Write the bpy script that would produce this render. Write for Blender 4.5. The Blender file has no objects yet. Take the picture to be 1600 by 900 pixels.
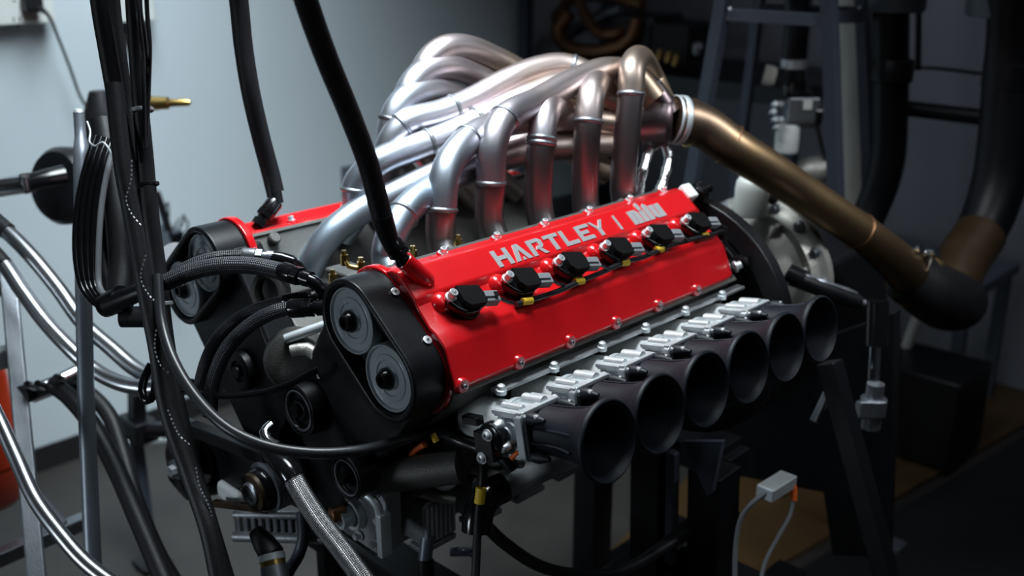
import bpy, bmesh, math, random
from mathutils import Vector as V, Matrix
random.seed(4)
S = bpy.context.scene
COL = S.collection
# ------------------------------------------------------------------ camera
YAW, PIT, F = 0.7662, -0.328, 1614.7
CP = V((1.2314, -0.7922, 1.6143))
FW = V((-math.sin(YAW)*math.cos(PIT), math.cos(YAW)*math.cos(PIT), math.sin(PIT)))
RT = FW.cross(V((0, 0, 1))).normalized()
UP = RT.cross(FW)
cd = bpy.data.cameras.new('camera'); cam = bpy.data.objects.new('camera', cd); COL.objects.link(cam)
cam.matrix_world = Matrix.Translation(CP) @ Matrix((RT, UP, -FW)).transposed().to_4x4()
cd.sensor_width = 36; cd.lens = 36*F/1600; cd.clip_start = 0.02; cd.clip_end = 60
cd.dof.use_dof = True; cd.dof.focus_distance = 1.42; cd.dof.aperture_fstop = 2.8
S.camera = cam
# ------------------------------------------------------------------ world, lamps, exposure
w = bpy.data.worlds.new('world'); S.world = w; w.use_nodes = True
w.node_tree.nodes['Background'].inputs[0].default_value = (0.30, 0.36, 0.50, 1)
w.node_tree.nodes['Background'].inputs[1].default_value = 0.01
S.view_settings.view_transform = 'Standard'; S.view_settings.look = 'None'
S.view_settings.gamma = 1; S.view_settings.use_curve_mapping = False
S.view_settings.exposure = 0.0
def area(name, loc, tgt, sx, sy, power, col, spread=180):
    l = bpy.data.lights.new(name, 'AREA'); l.shape = 'RECTANGLE'; l.size = sx; l.size_y = sy
    l.energy = power; l.color = col; l.spread = math.radians(spread)
    o = bpy.data.objects.new(name, l); COL.objects.link(o); o.location = loc
    o.rotation_euler = (V(tgt)-V(loc)).to_track_quat('-Z', 'Y').to_euler()
    return o
area('ceiling_strip_lamp', (-0.02, 0.22, 2.50), (0.12, 0.25, 1.1), 0.50, 0.9, 16, (0.88, 0.96, 1.0), 110)
area('wall_strip_lamp', (-0.85, 0.48, 2.95), (-1.89, 0.73, 0.95), 0.6, 2.7, 28, (0.80, 0.92, 1.0), 80)
area('rear_lamp', (1.15, 1.25, 2.1), (0.22, 1.12, 1.05), 0.25, 0.25, 2.0, (0.92, 0.96, 1.0), 62)
area('back_lamp', (0.5, 2.2, 3.0), (0.1, 3.0, 1.0), 0.5, 0.5, 1.35, (0.80, 0.85, 1.0), 100)
area('side_lamp', (1.5, 0.35, 2.6), (0.45, 0.35, 1.0), 0.3, 1.0, 0.9, (0.85, 0.94, 1.0), 80)
area('front_fill', (-0.5, -2.2, 1.0), (0.05, 0.1, 0.75), 0.4, 0.4, 1.3, (0.80, 0.90, 1.0), 60)  # unseen soft fill, added to brighten the silver parts low on the engine

# ------------------------------------------------------------------ helpers
def ray(px, py): return FW + RT*((px-800)/F) - UP*((py-450)/F)
def at(px, py, t): return CP + ray(px, py)*t
def atx(px, py, x): d = ray(px, py); return CP + d*((x-CP.x)/d.x)
def aty(px, py, y): d = ray(px, py); return CP + d*((y-CP.y)/d.y)
def atz(px, py, z): d = ray(px, py); return CP + d*((z-CP.z)/d.z)
def srgb(r, g, b):
    f = lambda c: (c/12.92 if c <= 0.04045 else ((c+0.055)/1.055)**2.4)
    return (f(r/255), f(g/255), f(b/255))

MATS = {}
def mat(name, col, rough=0.5, metal=0.0, noise=0.0, nscale=20, bump=0.0, bscale=200, coat=0.0, emit=None, spec=0.5, alpha=None, trans=0.0):
    m = bpy.data.materials.new(name); m.use_nodes = True; nt = m.node_tree; b = nt.nodes['Principled BSDF']
    b.inputs['Base Color'].default_value = (*col, 1); b.inputs['Roughness'].default_value = rough
    b.inputs['Metallic'].default_value = metal; b.inputs['Coat Weight'].default_value = coat
    b.inputs['Coat Roughness'].default_value = 0.08
    b.inputs['Specular IOR Level'].default_value = spec
    b.inputs['Transmission Weight'].default_value = trans
    tc = nt.nodes.new('ShaderNodeTexCoord')
    if noise:
        n = nt.nodes.new('ShaderNodeTexNoise'); n.inputs['Scale'].default_value = nscale; n.inputs['Detail'].default_value = 5
        nt.links.new(tc.outputs['Object'], n.inputs['Vector'])
        mx = nt.nodes.new('ShaderNodeMix'); mx.data_type = 'RGBA'
        nt.links.new(n.outputs['Fac'], mx.inputs['Factor'])
        mx.inputs['A'].default_value = (*[c*(1-noise) for c in col], 1); mx.inputs['B'].default_value = (*[min(1, c*(1+noise)) for c in col], 1)
        nt.links.new(mx.outputs['Result'], b.inputs['Base Color'])
        mr = nt.nodes.new('ShaderNodeMapRange'); mr.inputs['To Min'].default_value = max(0.02, rough*(1-noise*0.5)); mr.inputs['To Max'].default_value = min(1, rough*(1+noise*0.5))
        nt.links.new(n.outputs['Fac'], mr.inputs['Value']); nt.links.new(mr.outputs['Result'], b.inputs['Roughness'])
    if bump:
        n2 = nt.nodes.new('ShaderNodeTexNoise'); n2.inputs['Scale'].default_value = bscale; n2.inputs['Detail'].default_value = 4
        nt.links.new(tc.outputs['Object'], n2.inputs['Vector'])
        bp = nt.nodes.new('ShaderNodeBump'); bp.inputs['Strength'].default_value = bump; bp.inputs['Distance'].default_value = 0.002
        nt.links.new(n2.outputs['Fac'], bp.inputs['Height']); nt.links.new(bp.outputs['Normal'], b.inputs['Normal'])
    MATS[name] = m; return m
def node(nt, t, **kw):
    n = nt.nodes.new(t)
    for k, v in kw.items(): setattr(n, k, v)
    return n
def weave(name, c1, c2, k1, k2, rough, metal, strength=0.6):
    """diagonal braid in the tube's own UV (metres along, metres around)"""
    m = mat(name, c1, rough, metal); nt = m.node_tree; b = nt.nodes['Principled BSDF']
    uv = node(nt, 'ShaderNodeUVMap'); sp = node(nt, 'ShaderNodeSeparateXYZ'); nt.links.new(uv.outputs[0], sp.inputs[0])
    outs = []
    for sg in (1, -1):
        a = node(nt, 'ShaderNodeMath', operation='MULTIPLY'); a.inputs[1].default_value = k1; nt.links.new(sp.outputs[0], a.inputs[0])
        c = node(nt, 'ShaderNodeMath', operation='MULTIPLY'); c.inputs[1].default_value = k2*sg; nt.links.new(sp.outputs[1], c.inputs[0])
        d = node(nt, 'ShaderNodeMath', operation='ADD'); nt.links.new(a.outputs[0], d.inputs[0]); nt.links.new(c.outputs[0], d.inputs[1])
        s = node(nt, 'ShaderNodeMath', operation='SINE'); nt.links.new(d.outputs[0], s.inputs[0]); outs.append(s)
    pr = node(nt, 'ShaderNodeMath', operation='MULTIPLY'); nt.links.new(outs[0].outputs[0], pr.inputs[0]); nt.links.new(outs[1].outputs[0], pr.inputs[1])
    mr = node(nt, 'ShaderNodeMapRange'); mr.inputs['From Min'].default_value = -1; nt.links.new(pr.outputs[0], mr.inputs['Value'])
    mx = node(nt, 'ShaderNodeMix', data_type='RGBA'); nt.links.new(mr.outputs[0], mx.inputs['Factor'])
    mx.inputs['A'].default_value = (*c2, 1); mx.inputs['B'].default_value = (*c1, 1); nt.links.new(mx.outputs['Result'], b.inputs['Base Color'])
    bp = node(nt, 'ShaderNodeBump'); bp.inputs['Strength'].default_value = strength; bp.inputs['Distance'].default_value = 0.0015
    nt.links.new(mr.outputs[0], bp.inputs['Height']); nt.links.new(bp.outputs['Normal'], b.inputs['Normal'])
    return m

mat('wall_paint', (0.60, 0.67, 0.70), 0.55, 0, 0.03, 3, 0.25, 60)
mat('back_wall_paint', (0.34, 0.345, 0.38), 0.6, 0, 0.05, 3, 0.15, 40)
mat('ceiling_paint', (0.25, 0.26, 0.28), 0.9)
mat('concrete', (0.038, 0.034, 0.031), 0.55, 0, 0.35, 6, 0.4, 60)
mat('plywood', (0.085, 0.048, 0.017), 0.5, 0, 0.4, 5, 0.3, 30)
mat('rubber_mat', (0.005, 0.005, 0.006), 0.7, 0, 0.3, 6, 0.3, 80)
mat('red_paint', (0.62, 0.006, 0.010), 0.33, 0, 0.04, 30, 0.10, 900, coat=0.6)
mat('red_smooth', (0.62, 0.006, 0.010), 0.25, 0, coat=0.8)
mat('black_satin', (0.0055, 0.006, 0.0075), 0.36, 0, 0.2, 40, 0.12, 700, spec=0.38)
mat('black_gloss', (0.006, 0.006, 0.007), 0.16, 0, 0.2, 30)
mat('black_rubber', (0.008, 0.008, 0.0095), 0.5, 0, 0.25, 60, 0.2, 400, spec=0.35)
mat('coil_black', (0.003, 0.003, 0.0035), 0.65, 0, 0.1, 60, 0.8, 900, spec=0.12)
mat('trumpet_black', (0.008, 0.011, 0.017), 0.46, 0, 0.15, 40, 0.25, 900, spec=0.4)
mat('machined', (0.66, 0.71, 0.73), 0.42, 0.55, 0.12, 60, 0.12, 500)
mat('machined_matte', (0.46, 0.48, 0.50), 0.42, 0.75, 0.15, 30, 0.25, 300)
mat('cast_metal', (0.12, 0.118, 0.112), 0.55, 0.7, 0.3, 25, 0.35, 500)
mat('cast_light', (0.42, 0.41, 0.38), 0.5, 0.7, 0.25, 14, 0.5, 200)
mat('gear_metal', (0.46, 0.51, 0.53), 0.28, 0.4, 0.10, 8)
mat('chrome', (0.75, 0.77, 0.79), 0.14, 1)
mat('sheen_steel', (0.48, 0.50, 0.53), 0.30, 1, 0.1, 40)
mat('sheath_black', (0.02, 0.021, 0.024), 0.34)
mat('dull_steel', (0.30, 0.32, 0.35), 0.4, 0.9, 0.2, 30, 0.2, 300)
mat('grey_tube', (0.20, 0.225, 0.26), 0.42, 0.5, 0.15, 12, 0.15, 80)
mat('frame_paint', (0.060, 0.070, 0.095), 0.45, 0.2, 0.2, 10)
mat('brass', (0.62, 0.42, 0.14), 0.3, 1, 0.15, 40)
mat('copper_brown', (0.28, 0.14, 0.075), 0.42, 0.9, 0.4, 9)
mat('yellow_tag', (0.75, 0.50, 0.03), 0.5)
mat('white_plastic', (0.72, 0.74, 0.70), 0.4, 0, 0.05, 10)
mat('pale_coat', (0.82, 0.85, 0.84), 0.38, 0, 0.06, 30)
mat('beige', (0.62, 0.60, 0.54), 0.6, 0, 0.15, 4)
mat('grey_plastic', (0.20, 0.21, 0.225), 0.45)
mat('bolt_steel', (0.72, 0.74, 0.76), 0.30, 0.6)
mat('letter_metal', (0.78, 0.80, 0.82), 0.36, 0.72, 0.1, 300)
mat('gold_fitting', (0.55, 0.38, 0.12), 0.25, 1)
mat('orange_rubber', (0.75, 0.13, 0.02), 0.5)
mat('red_tank', (0.55, 0.045, 0.012), 0.35, 0, 0.1, 5, coat=0.4)
mat('dark_hole', (0.003, 0.003, 0.003), 0.8)
mat('foil', (0.72, 0.73, 0.74), 0.22, 1, 0.2, 60, 1.0, 60)
mat('wire_black', (0.012, 0.012, 0.014), 0.35)
mat('tool_brown', (0.05, 0.030, 0.014), 0.42, 0.3, 0.3, 20)
mat('duct_black', (0.005, 0.0055, 0.008), 0.42, 0, 0.2, 5, spec=0.3)
mat('drum_grey', (0.13, 0.15, 0.18), 0.5, 0.2, 0.1, 5)
weave('braid_steel', (0.60, 0.61, 0.62), (0.06, 0.06, 0.06), 1300, 1300, 0.3, 1.0)
weave('braid_black', (0.035, 0.037, 0.045), (0.006, 0.006, 0.008), 1100, 1100, 0.35, 0.0)
weave('braid_fleck', (0.011, 0.011, 0.012), (0.008, 0.008, 0.009), 900, 900, 0.55, 0.0)

def tint_metal(name, c0, c1, c2, ax, lo, hi, rough):
    """bare steel tubing with heat tint that changes along one world axis of the pipework"""
    m = mat(name, c0, rough, 1.0); nt = m.node_tree; b = nt.nodes['Principled BSDF']
    g = node(nt, 'ShaderNodeNewGeometry'); sp = node(nt, 'ShaderNodeSeparateXYZ'); nt.links.new(g.outputs['Position'], sp.inputs[0])
    mr = node(nt, 'ShaderNodeMapRange'); mr.inputs['From Min'].default_value = lo; mr.inputs['From Max'].default_value = hi
    nt.links.new(sp.outputs[ax], mr.inputs['Value'])
    n = node(nt, 'ShaderNodeTexNoise'); n.inputs['Scale'].default_value = 7; nt.links.new(g.outputs['Position'], n.inputs['Vector'])
    ad = node(nt, 'ShaderNodeMath', operation='MULTIPLY_ADD'); ad.inputs[1].default_value = 0.7; ad.inputs[2].default_value = -0.35
    nt.links.new(n.outputs['Fac'], ad.inputs[0])
    su = node(nt, 'ShaderNodeMath', operation='ADD'); nt.links.new(mr.outputs[0], su.inputs[0]); nt.links.new(ad.outputs[0], su.inputs[1])
    cr = node(nt, 'ShaderNodeValToRGB'); e = cr.color_ramp.elements
    e[0].color = (*c0, 1); e[0].position = 0.1; e[1].color = (*c2, 1); e[1].position = 1.0
    k = e.new(0.55); k.color = (*c1, 1)
    nt.links.new(su.outputs[0], cr.inputs[0]); nt.links.new(cr.outputs[0], b.inputs['Base Color'])
    n2 = node(nt, 'ShaderNodeTexNoise'); n2.inputs['Scale'].default_value = 500
    bp = node(nt, 'ShaderNodeBump'); bp.inputs['Strength'].default_value = 0.08; bp.inputs['Distance'].default_value = 0.001
    nt.links.new(g.outputs['Position'], n2.inputs['Vector']); nt.links.new(n2.outputs['Fac'], bp.inputs['Height']); nt.links.new(bp.outputs['Normal'], b.inputs['Normal'])
    return m
tint_metal('header_steel', (0.42, 0.50, 0.58), (0.52, 0.46, 0.48), (0.57, 0.43, 0.31), 1, 0.15, 0.74, 0.43)
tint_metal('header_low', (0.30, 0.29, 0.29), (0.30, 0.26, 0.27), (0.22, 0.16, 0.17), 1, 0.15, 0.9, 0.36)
tint_metal('tail_titanium', (0.25, 0.18, 0.14), (0.28, 0.19, 0.10), (0.20, 0.135, 0.085), 0, 0.05, 0.55, 0.42)

class M:
    def __init__(s): s.v = []; s.f = []; s.uv = {}; s.flat = set()
    def add(s, vs, fs, flat=False):
        o = len(s.v); s.v += [V(p) for p in vs]
        for f in fs:
            if flat: s.flat.add(len(s.f))
            s.f.append(tuple(i+o for i in f))
        return s
    def box(s, c, size, ax=None):
        ex, ey, ez = ax or (V((1, 0, 0)), V((0, 1, 0)), V((0, 0, 1)))
        c = V(c); a, b, d = [k/2 for k in size]
        vs = [c+ex*(i*a)+ey*(j*b)+ez*(k*d) for i in (-1, 1) for j in (-1, 1) for k in (-1, 1)]
        return s.add(vs, [(0, 1, 3, 2), (4, 6, 7, 5), (0, 4, 5, 1), (2, 3, 7, 6), (0, 2, 6, 4), (1, 5, 7, 3)])
    def ext(s, poly, o, ex, ey, d):
        """extrude a 2D polygon (in ex, ey from o) by vector d"""
        o = V(o); d = V(d); n = len(poly)
        a = [o+ex*p[0]+ey*p[1] for p in poly]; b = [p+d for p in a]
        return s.add(a+b, [tuple(range(n))[::-1], tuple(range(n, 2*n))]+[(i, (i+1) % n, n+(i+1) % n, n+i) for i in range(n)])
    def ring(s, outer, inner, o, ex, ey, d):
        o = V(o); d = V(d); n = len(outer)
        A = [o+ex*p[0]+ey*p[1] for p in outer]; B = [o+ex*p[0]+ey*p[1] for p in inner]
        vs = A+B+[p+d for p in A]+[p+d for p in B]; fs = []
        for i in range(n):
            j = (i+1) % n
            fs += [(i, j, n+j, n+i), (2*n+i, 3*n+i, 3*n+j, 2*n+j), (i, 2*n+i, 2*n+j, j), (n+i, n+j, 3*n+j, 3*n+i)]
        return s.add(vs, fs)
    def lathe(s, prof, o, axis, seg=24, cap=True):
        """prof: (distance along axis, radius)"""
        axis = V(axis).normalized(); a = axis.orthogonal().normalized(); b = axis.cross(a); o = V(o)
        vs = []; fs = []
        for h, r in prof:
            for k in range(seg):
                t = 2*math.pi*k/seg; vs.append(o+axis*h+(a*math.cos(t)+b*math.sin(t))*r)
        for i in range(len(prof)-1):
            for k in range(seg):
                j = (k+1) % seg; fs.append((i*seg+k, i*seg+j, (i+1)*seg+j, (i+1)*seg+k))
        if cap:
            fs.append(tuple(range(seg))[::-1]); fs.append(tuple((len(prof)-1)*seg+k for k in range(seg)))
        return s.add(vs, fs)
    def cyl(s, a, b, r, r2=None, seg=20):
        a = V(a); b = V(b); L = (b-a).length
        return s.lathe([(0, r), (L, r if r2 is None else r2)], a, b-a, seg)
    def hexa(s, a, b, r): return s.cyl(a, b, r, seg=6)
    def tube(s, pts, r, seg=14, step=0.012, wob=None, cap=True):
        P, R = spline(pts, r, step); n = len(P)
        T = [(P[min(i+1, n-1)]-P[max(i-1, 0)]).normalized() for i in range(n)]
        a = T[0].orthogonal().normalized(); vs = []; Ls = [0]
        for i in range(n):
            if i: Ls.append(Ls[-1]+(P[i]-P[i-1]).length)
            a = (a-T[i]*a.dot(T[i])).normalized(); b = T[i].cross(a)
            rr = R[i]*(wob(Ls[i]) if wob else 1)
            for k in range(seg):
                t = 2*math.pi*k/seg; vs.append(P[i]+(a*math.cos(t)+b*math.sin(t))*rr)
        o = len(s.f); rm = sum(R)/len(R)
        fs = []
        for i in range(n-1):
            for k in range(seg):
                j = (k+1) % seg; fs.append((i*seg+k, (i+1)*seg+k, (i+1)*seg+j, i*seg+j))
                u0, u1 = Ls[i], Ls[i+1]; c = 2*math.pi*rm/seg
                s.uv[o+len(fs)-1] = [(u0, k*c), (u1, k*c), (u1, (k+1)*c), (u0, (k+1)*c)]
        if cap: fs += [tuple(range(seg)), tuple((n-1)*seg+k for k in range(seg))[::-1]]
        s.add(vs, fs); return s
    def build(s, name, m, parent=None, bevel=0.0, ang=40, origin=None):
        o0 = ROOT(parent) if parent else (V(origin) if origin is not None else base(s.v))
        me = bpy.data.meshes.new(name); me.from_pydata([tuple(p-o0) for p in s.v], [], s.f)
        if s.uv:
            ul = me.uv_layers.new(name='uv').data
            for p in me.polygons:
                q = s.uv.get(p.index)
                if q:
                    for li, c in zip(p.loop_indices, q): ul[li].uv = c
        me.materials.append(MATS[m] if isinstance(m, str) else m)
        if not s.uv:
            bm = bmesh.new(); bm.from_mesh(me); bmesh.ops.recalc_face_normals(bm, faces=bm.faces); bm.to_mesh(me); bm.free()
        me.shade_smooth()
        me.set_sharp_from_angle(angle=math.radians(ang))
        ob = bpy.data.objects.new(name, me); COL.objects.link(ob)
        if parent: ob.parent = parent
        else: ob.location = o0
        if bevel:
            md = ob.modifiers.new('bevel', 'BEVEL'); md.width = bevel; md.segments = 3; md.limit_method = 'ANGLE'; md.angle_limit = math.radians(32)
            md.harden_normals = True
        return ob
def base(vs):
    n = len(vs); return V((sum(p.x for p in vs)/n, sum(p.y for p in vs)/n, min(p.z for p in vs)))
def ROOT(o):
    while o.parent: o = o.parent
    return V(o.location)
def spline(pts, r, step):
    pts = [V(p) for p in pts]; rs = list(r) if isinstance(r, (list, tuple)) else [r]*len(pts)
    if len(pts) == 2:
        n = max(2, int((pts[1]-pts[0]).length/step)); return [pts[0].lerp(pts[1], i/n) for i in range(n+1)], [rs[0]+(rs[1]-rs[0])*i/n for i in range(n+1)]
    q = [pts[0]*2-pts[1]]+pts+[pts[-1]*2-pts[-2]]; P = []; R = []
    for i in range(1, len(q)-2):
        p0, p1, p2, p3 = q[i-1:i+3]; n = max(2, int((p2-p1).length/step))
        # centripetal Catmull-Rom
        t0 = 0; t1 = t0+max(1e-5, (p1-p0).length)**.5; t2 = t1+max(1e-5, (p2-p1).length)**.5; t3 = t2+max(1e-5, (p3-p2).length)**.5
        for k in range(n):
            t = t1+(t2-t1)*k/n
            A1 = p0*((t1-t)/(t1-t0))+p1*((t-t0)/(t1-t0)); A2 = p1*((t2-t)/(t2-t1))+p2*((t-t1)/(t2-t1)); A3 = p2*((t3-t)/(t3-t2))+p3*((t-t2)/(t3-t2))
            B1 = A1*((t2-t)/(t2-t0))+A2*((t-t0)/(t2-t0)); B2 = A2*((t3-t)/(t3-t1))+A3*((t-t1)/(t3-t1))
            P.append(B1*((t2-t)/(t2-t1))+B2*((t-t1)/(t2-t1))); R.append(rs[i-1]+(rs[i]-rs[i-1])*k/n)
    P.append(pts[-1]); R.append(rs[-1]); return P, R
def tag(o, label=None, cat=None, group=None, kind=None):
    if label: o['label'] = label
    if cat: o['category'] = cat
    if group: o['group'] = group
    if kind: o['kind'] = kind
    return o
def thing(name, label, cat, loc, group=None):
    o = bpy.data.objects.new(name, None); COL.objects.link(o); o.location = V(loc); o.empty_display_size = 0.05
    return tag(o, label, cat, group)
def shift(src, d, parent):
    """copy of a part and its sub-parts moved by d"""
    c = src.copy(); COL.objects.link(c); c.parent = parent; c.location = src.location+V(d)
    for ch in [k for k in bpy.data.objects if k.parent == src]:
        e = ch.copy(); COL.objects.link(e); e.parent = c
    return c
X, Y, Z = V((1, 0, 0)), V((0, 1, 0)), V((0, 0, 1))
def circ(cx, cy, r, n=24, a0=0, a1=360): return [(cx+r*math.cos(math.radians(a0+(a1-a0)*i/(n-1 if a1-a0 < 360 else n))), cy+r*math.sin(math.radians(a0+(a1-a0)*i/(n-1 if a1-a0 < 360 else n)))) for i in range(n)]

# ------------------------------------------------------------------ the room
XL, YB, H = -1.89, 3.10, 3.2
def slab(name, c, size, m): return tag(M().box(c, size).build(name, m), kind='structure')
slab('floor', (0.5, 0, -0.05), (5.4, 7, 0.1), 'concrete')
slab('ceiling', (0.5, 0, H+0.05), (5.4, 7, 0.1), 'ceiling_paint')
slab('wall_left', (XL-0.05, 0, H/2), (0.1, 7, H), 'wall_paint')
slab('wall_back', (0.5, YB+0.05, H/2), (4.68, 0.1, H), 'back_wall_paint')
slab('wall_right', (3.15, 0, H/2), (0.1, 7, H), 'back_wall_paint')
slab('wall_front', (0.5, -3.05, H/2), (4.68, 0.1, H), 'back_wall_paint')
slab('baseboard_left', (XL+0.006, 0.5, 0.04), (0.012, 5.1, 0.08), 'rubber_mat')

# ------------------------------------------------------------------ ENGINE
AL = math.radians(39.8); CA, SA = math.cos(AL), math.sin(AL)
def bank(side):
    U = V((CA*side, 0, -SA)); N = V((SA*side, 0, CA)); O = V((0.2225*side, 0, 1.1))
    return O, U, N
def B(u, y, n, side=1):
    O, U, N = bank(side); return O+U*u+N*n+Y*y
def bkp(px, py, n, side=1):
    O, U, N = bank(side); d = ray(px, py); return CP+d*((n-(CP-O).dot(N))/d.dot(N))
PITCH = 0.106
eng = thing('racing_engine', 'twelve cylinder engine with glossy red cam covers on the test stand', 'engine', (0, 0.36, 0.55))
def bolt(name, p, n, r, h, parent, m='bolt_steel', sock=True, washer=True):
    n = V(n).normalized(); p = V(p); g = M()
    if washer: g.lathe([(0, r*1.5), (h*0.25, r*1.5)], p, n, 16)
    if sock:
        g.lathe([(0, r), (h*0.95, r), (h, r*0.9), (h, r*0.5), (h*0.5, r*0.45)], p, n, 16)
    else: g.hexa(p, p+n*h, r)
    return g.build(name, m, parent)
def profile_cover():
    return [(-0.086, 0.034), (-0.086, 0.046), (-0.078, 0.052), (-0.068, 0.072), (-0.058, 0.080), (-0.014, 0.080), (-0.004, 0.073), (0.028, 0.071), (0.040, 0.0745), (0.060, 0.0745), (0.066, 0.072), (0.103, 0.050), (0.112, 0.046), (0.112, 0.034)]
# letter strokes in unit cells (x along the cover, y towards the ridge)
GLY = {
 'h': [[(0, 0), (.28, 0), (.28, 1), (0, 1)], [(.26, .38), (.74, .38), (.74, .62), (.26, .62)], [(.72, 0), (1, 0), (1, 1), (.72, 1)]],
 'a': [[(-.02, 0), (.26, 0), (.58, 1), (.30, 1)], [(.74, 0), (1.04, 0), (.60, 1), (.32, 1)], [(.42, 0), (.62, 0), (.55, .2), (.46, .2)]],
 'r': [[(0, 0), (.28, 0), (.28, 1), (0, 1)], [(.26, .78), (.86, .78), (.80, 1), (.26, 1)], [(.70, .42), (.95, .50), (.98, .84), (.80, 1), (.70, .80)], [(.42, .36), (.84, .40), (.95, .54), (.50, .56)], [(.50, .36), (.74, .36), (1.02, 0), (.74, 0)]],
 't': [[(0, .78), (1, .78), (1, 1), (0, 1)], [(.36, 0), (.64, 0), (.64, .80), (.36, .80)]],
 'l': [[(0, 0), (.28, 0), (.28, 1), (0, 1)], [(.26, 0), (.98, 0), (.98, .24), (.26, .24)]],
 'e': [[(0, 0), (.28, 0), (.28, 1), (0, 1)], [(.26, 0), (1, 0), (1, .24), (.26, .24)], [(.26, .40), (.80, .40), (.80, .62), (.26, .62)], [(.26, .78), (1, .78), (1, 1), (.26, 1)]],
 'y': [[(.36, 0), (.64, 0), (.64, .50), (.36, .50)], [(-.02, 1), (.18, 1), (.60, .46), (.40, .40)], [(.82, 1), (1.05, 1), (.64, .42), (.42, .44)]],
 '|': [[(0, 0), (.30, 0), (.30, 1), (0, 1)]],
 'n1': [[(0, 0), (.42, 0), (.42, 1), (0, 1)], [(.46, 0), (.90, 0), (.90, .78), (.70, 1), (.40, 1), (.40, .82), (.46, .80)]],
 'i1': [[(0, 0), (1, 0), (1, .84), (.30, .84), (0, .70)]],
 'i2': [circ(.4, 1.10, .36, 12)],
 'l1': [[(0, 0), (1, 0), (1, 1.1), (.5, 1.26), (0, 1.1)]],
 'u1': [[(.05, 1), (.46, 1), (.46, .28), (.50, .14), (.05, .14)], [(.54, .10), (1, .0), (1, 1), (.54, 1)], [(.05, .16), (.25, 0), (1, 0), (1, .2), (.3, .22)]],
}
def letters(cover):
    def put(key, y0, wd, u0=-0.0185, ht=0.0285):
        g = M()
        for k, poly in enumerate(GLY[key]):
            g.ext([(y0+x*wd, -(u0-0)+v*ht) for x, v in poly], B(0, 0, 0.0798+k*0.00006), Y, -bank(1)[1], bank(1)[2]*0.0013)
        g.build('letter', 'letter_metal', cover)
    for key, y0 in zip('hartley', [0.193, 0.2295, 0.2655, 0.302, 0.338, 0.374, 0.4085]): put(key, y0, 0.0315)
    put('|', 0.468, 0.018)
    put('n1', 0.505, 0.028, -0.019, 0.027); put('i1', 0.5325, 0.0125, -0.019, 0.027); put('i2', 0.5325, 0.014, -0.019, 0.027)
    put('l1', 0.547, 0.0125, -0.019, 0.027); put('u1', 0.5605, 0.030, -0.019, 0.027)
def stadium(c, r, n=20):
    """around two centres at u=-c and u=+c"""
    return circ(c, 0, r, n, -90, 90)+circ(-c, 0, r, n, 90, 270)
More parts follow.
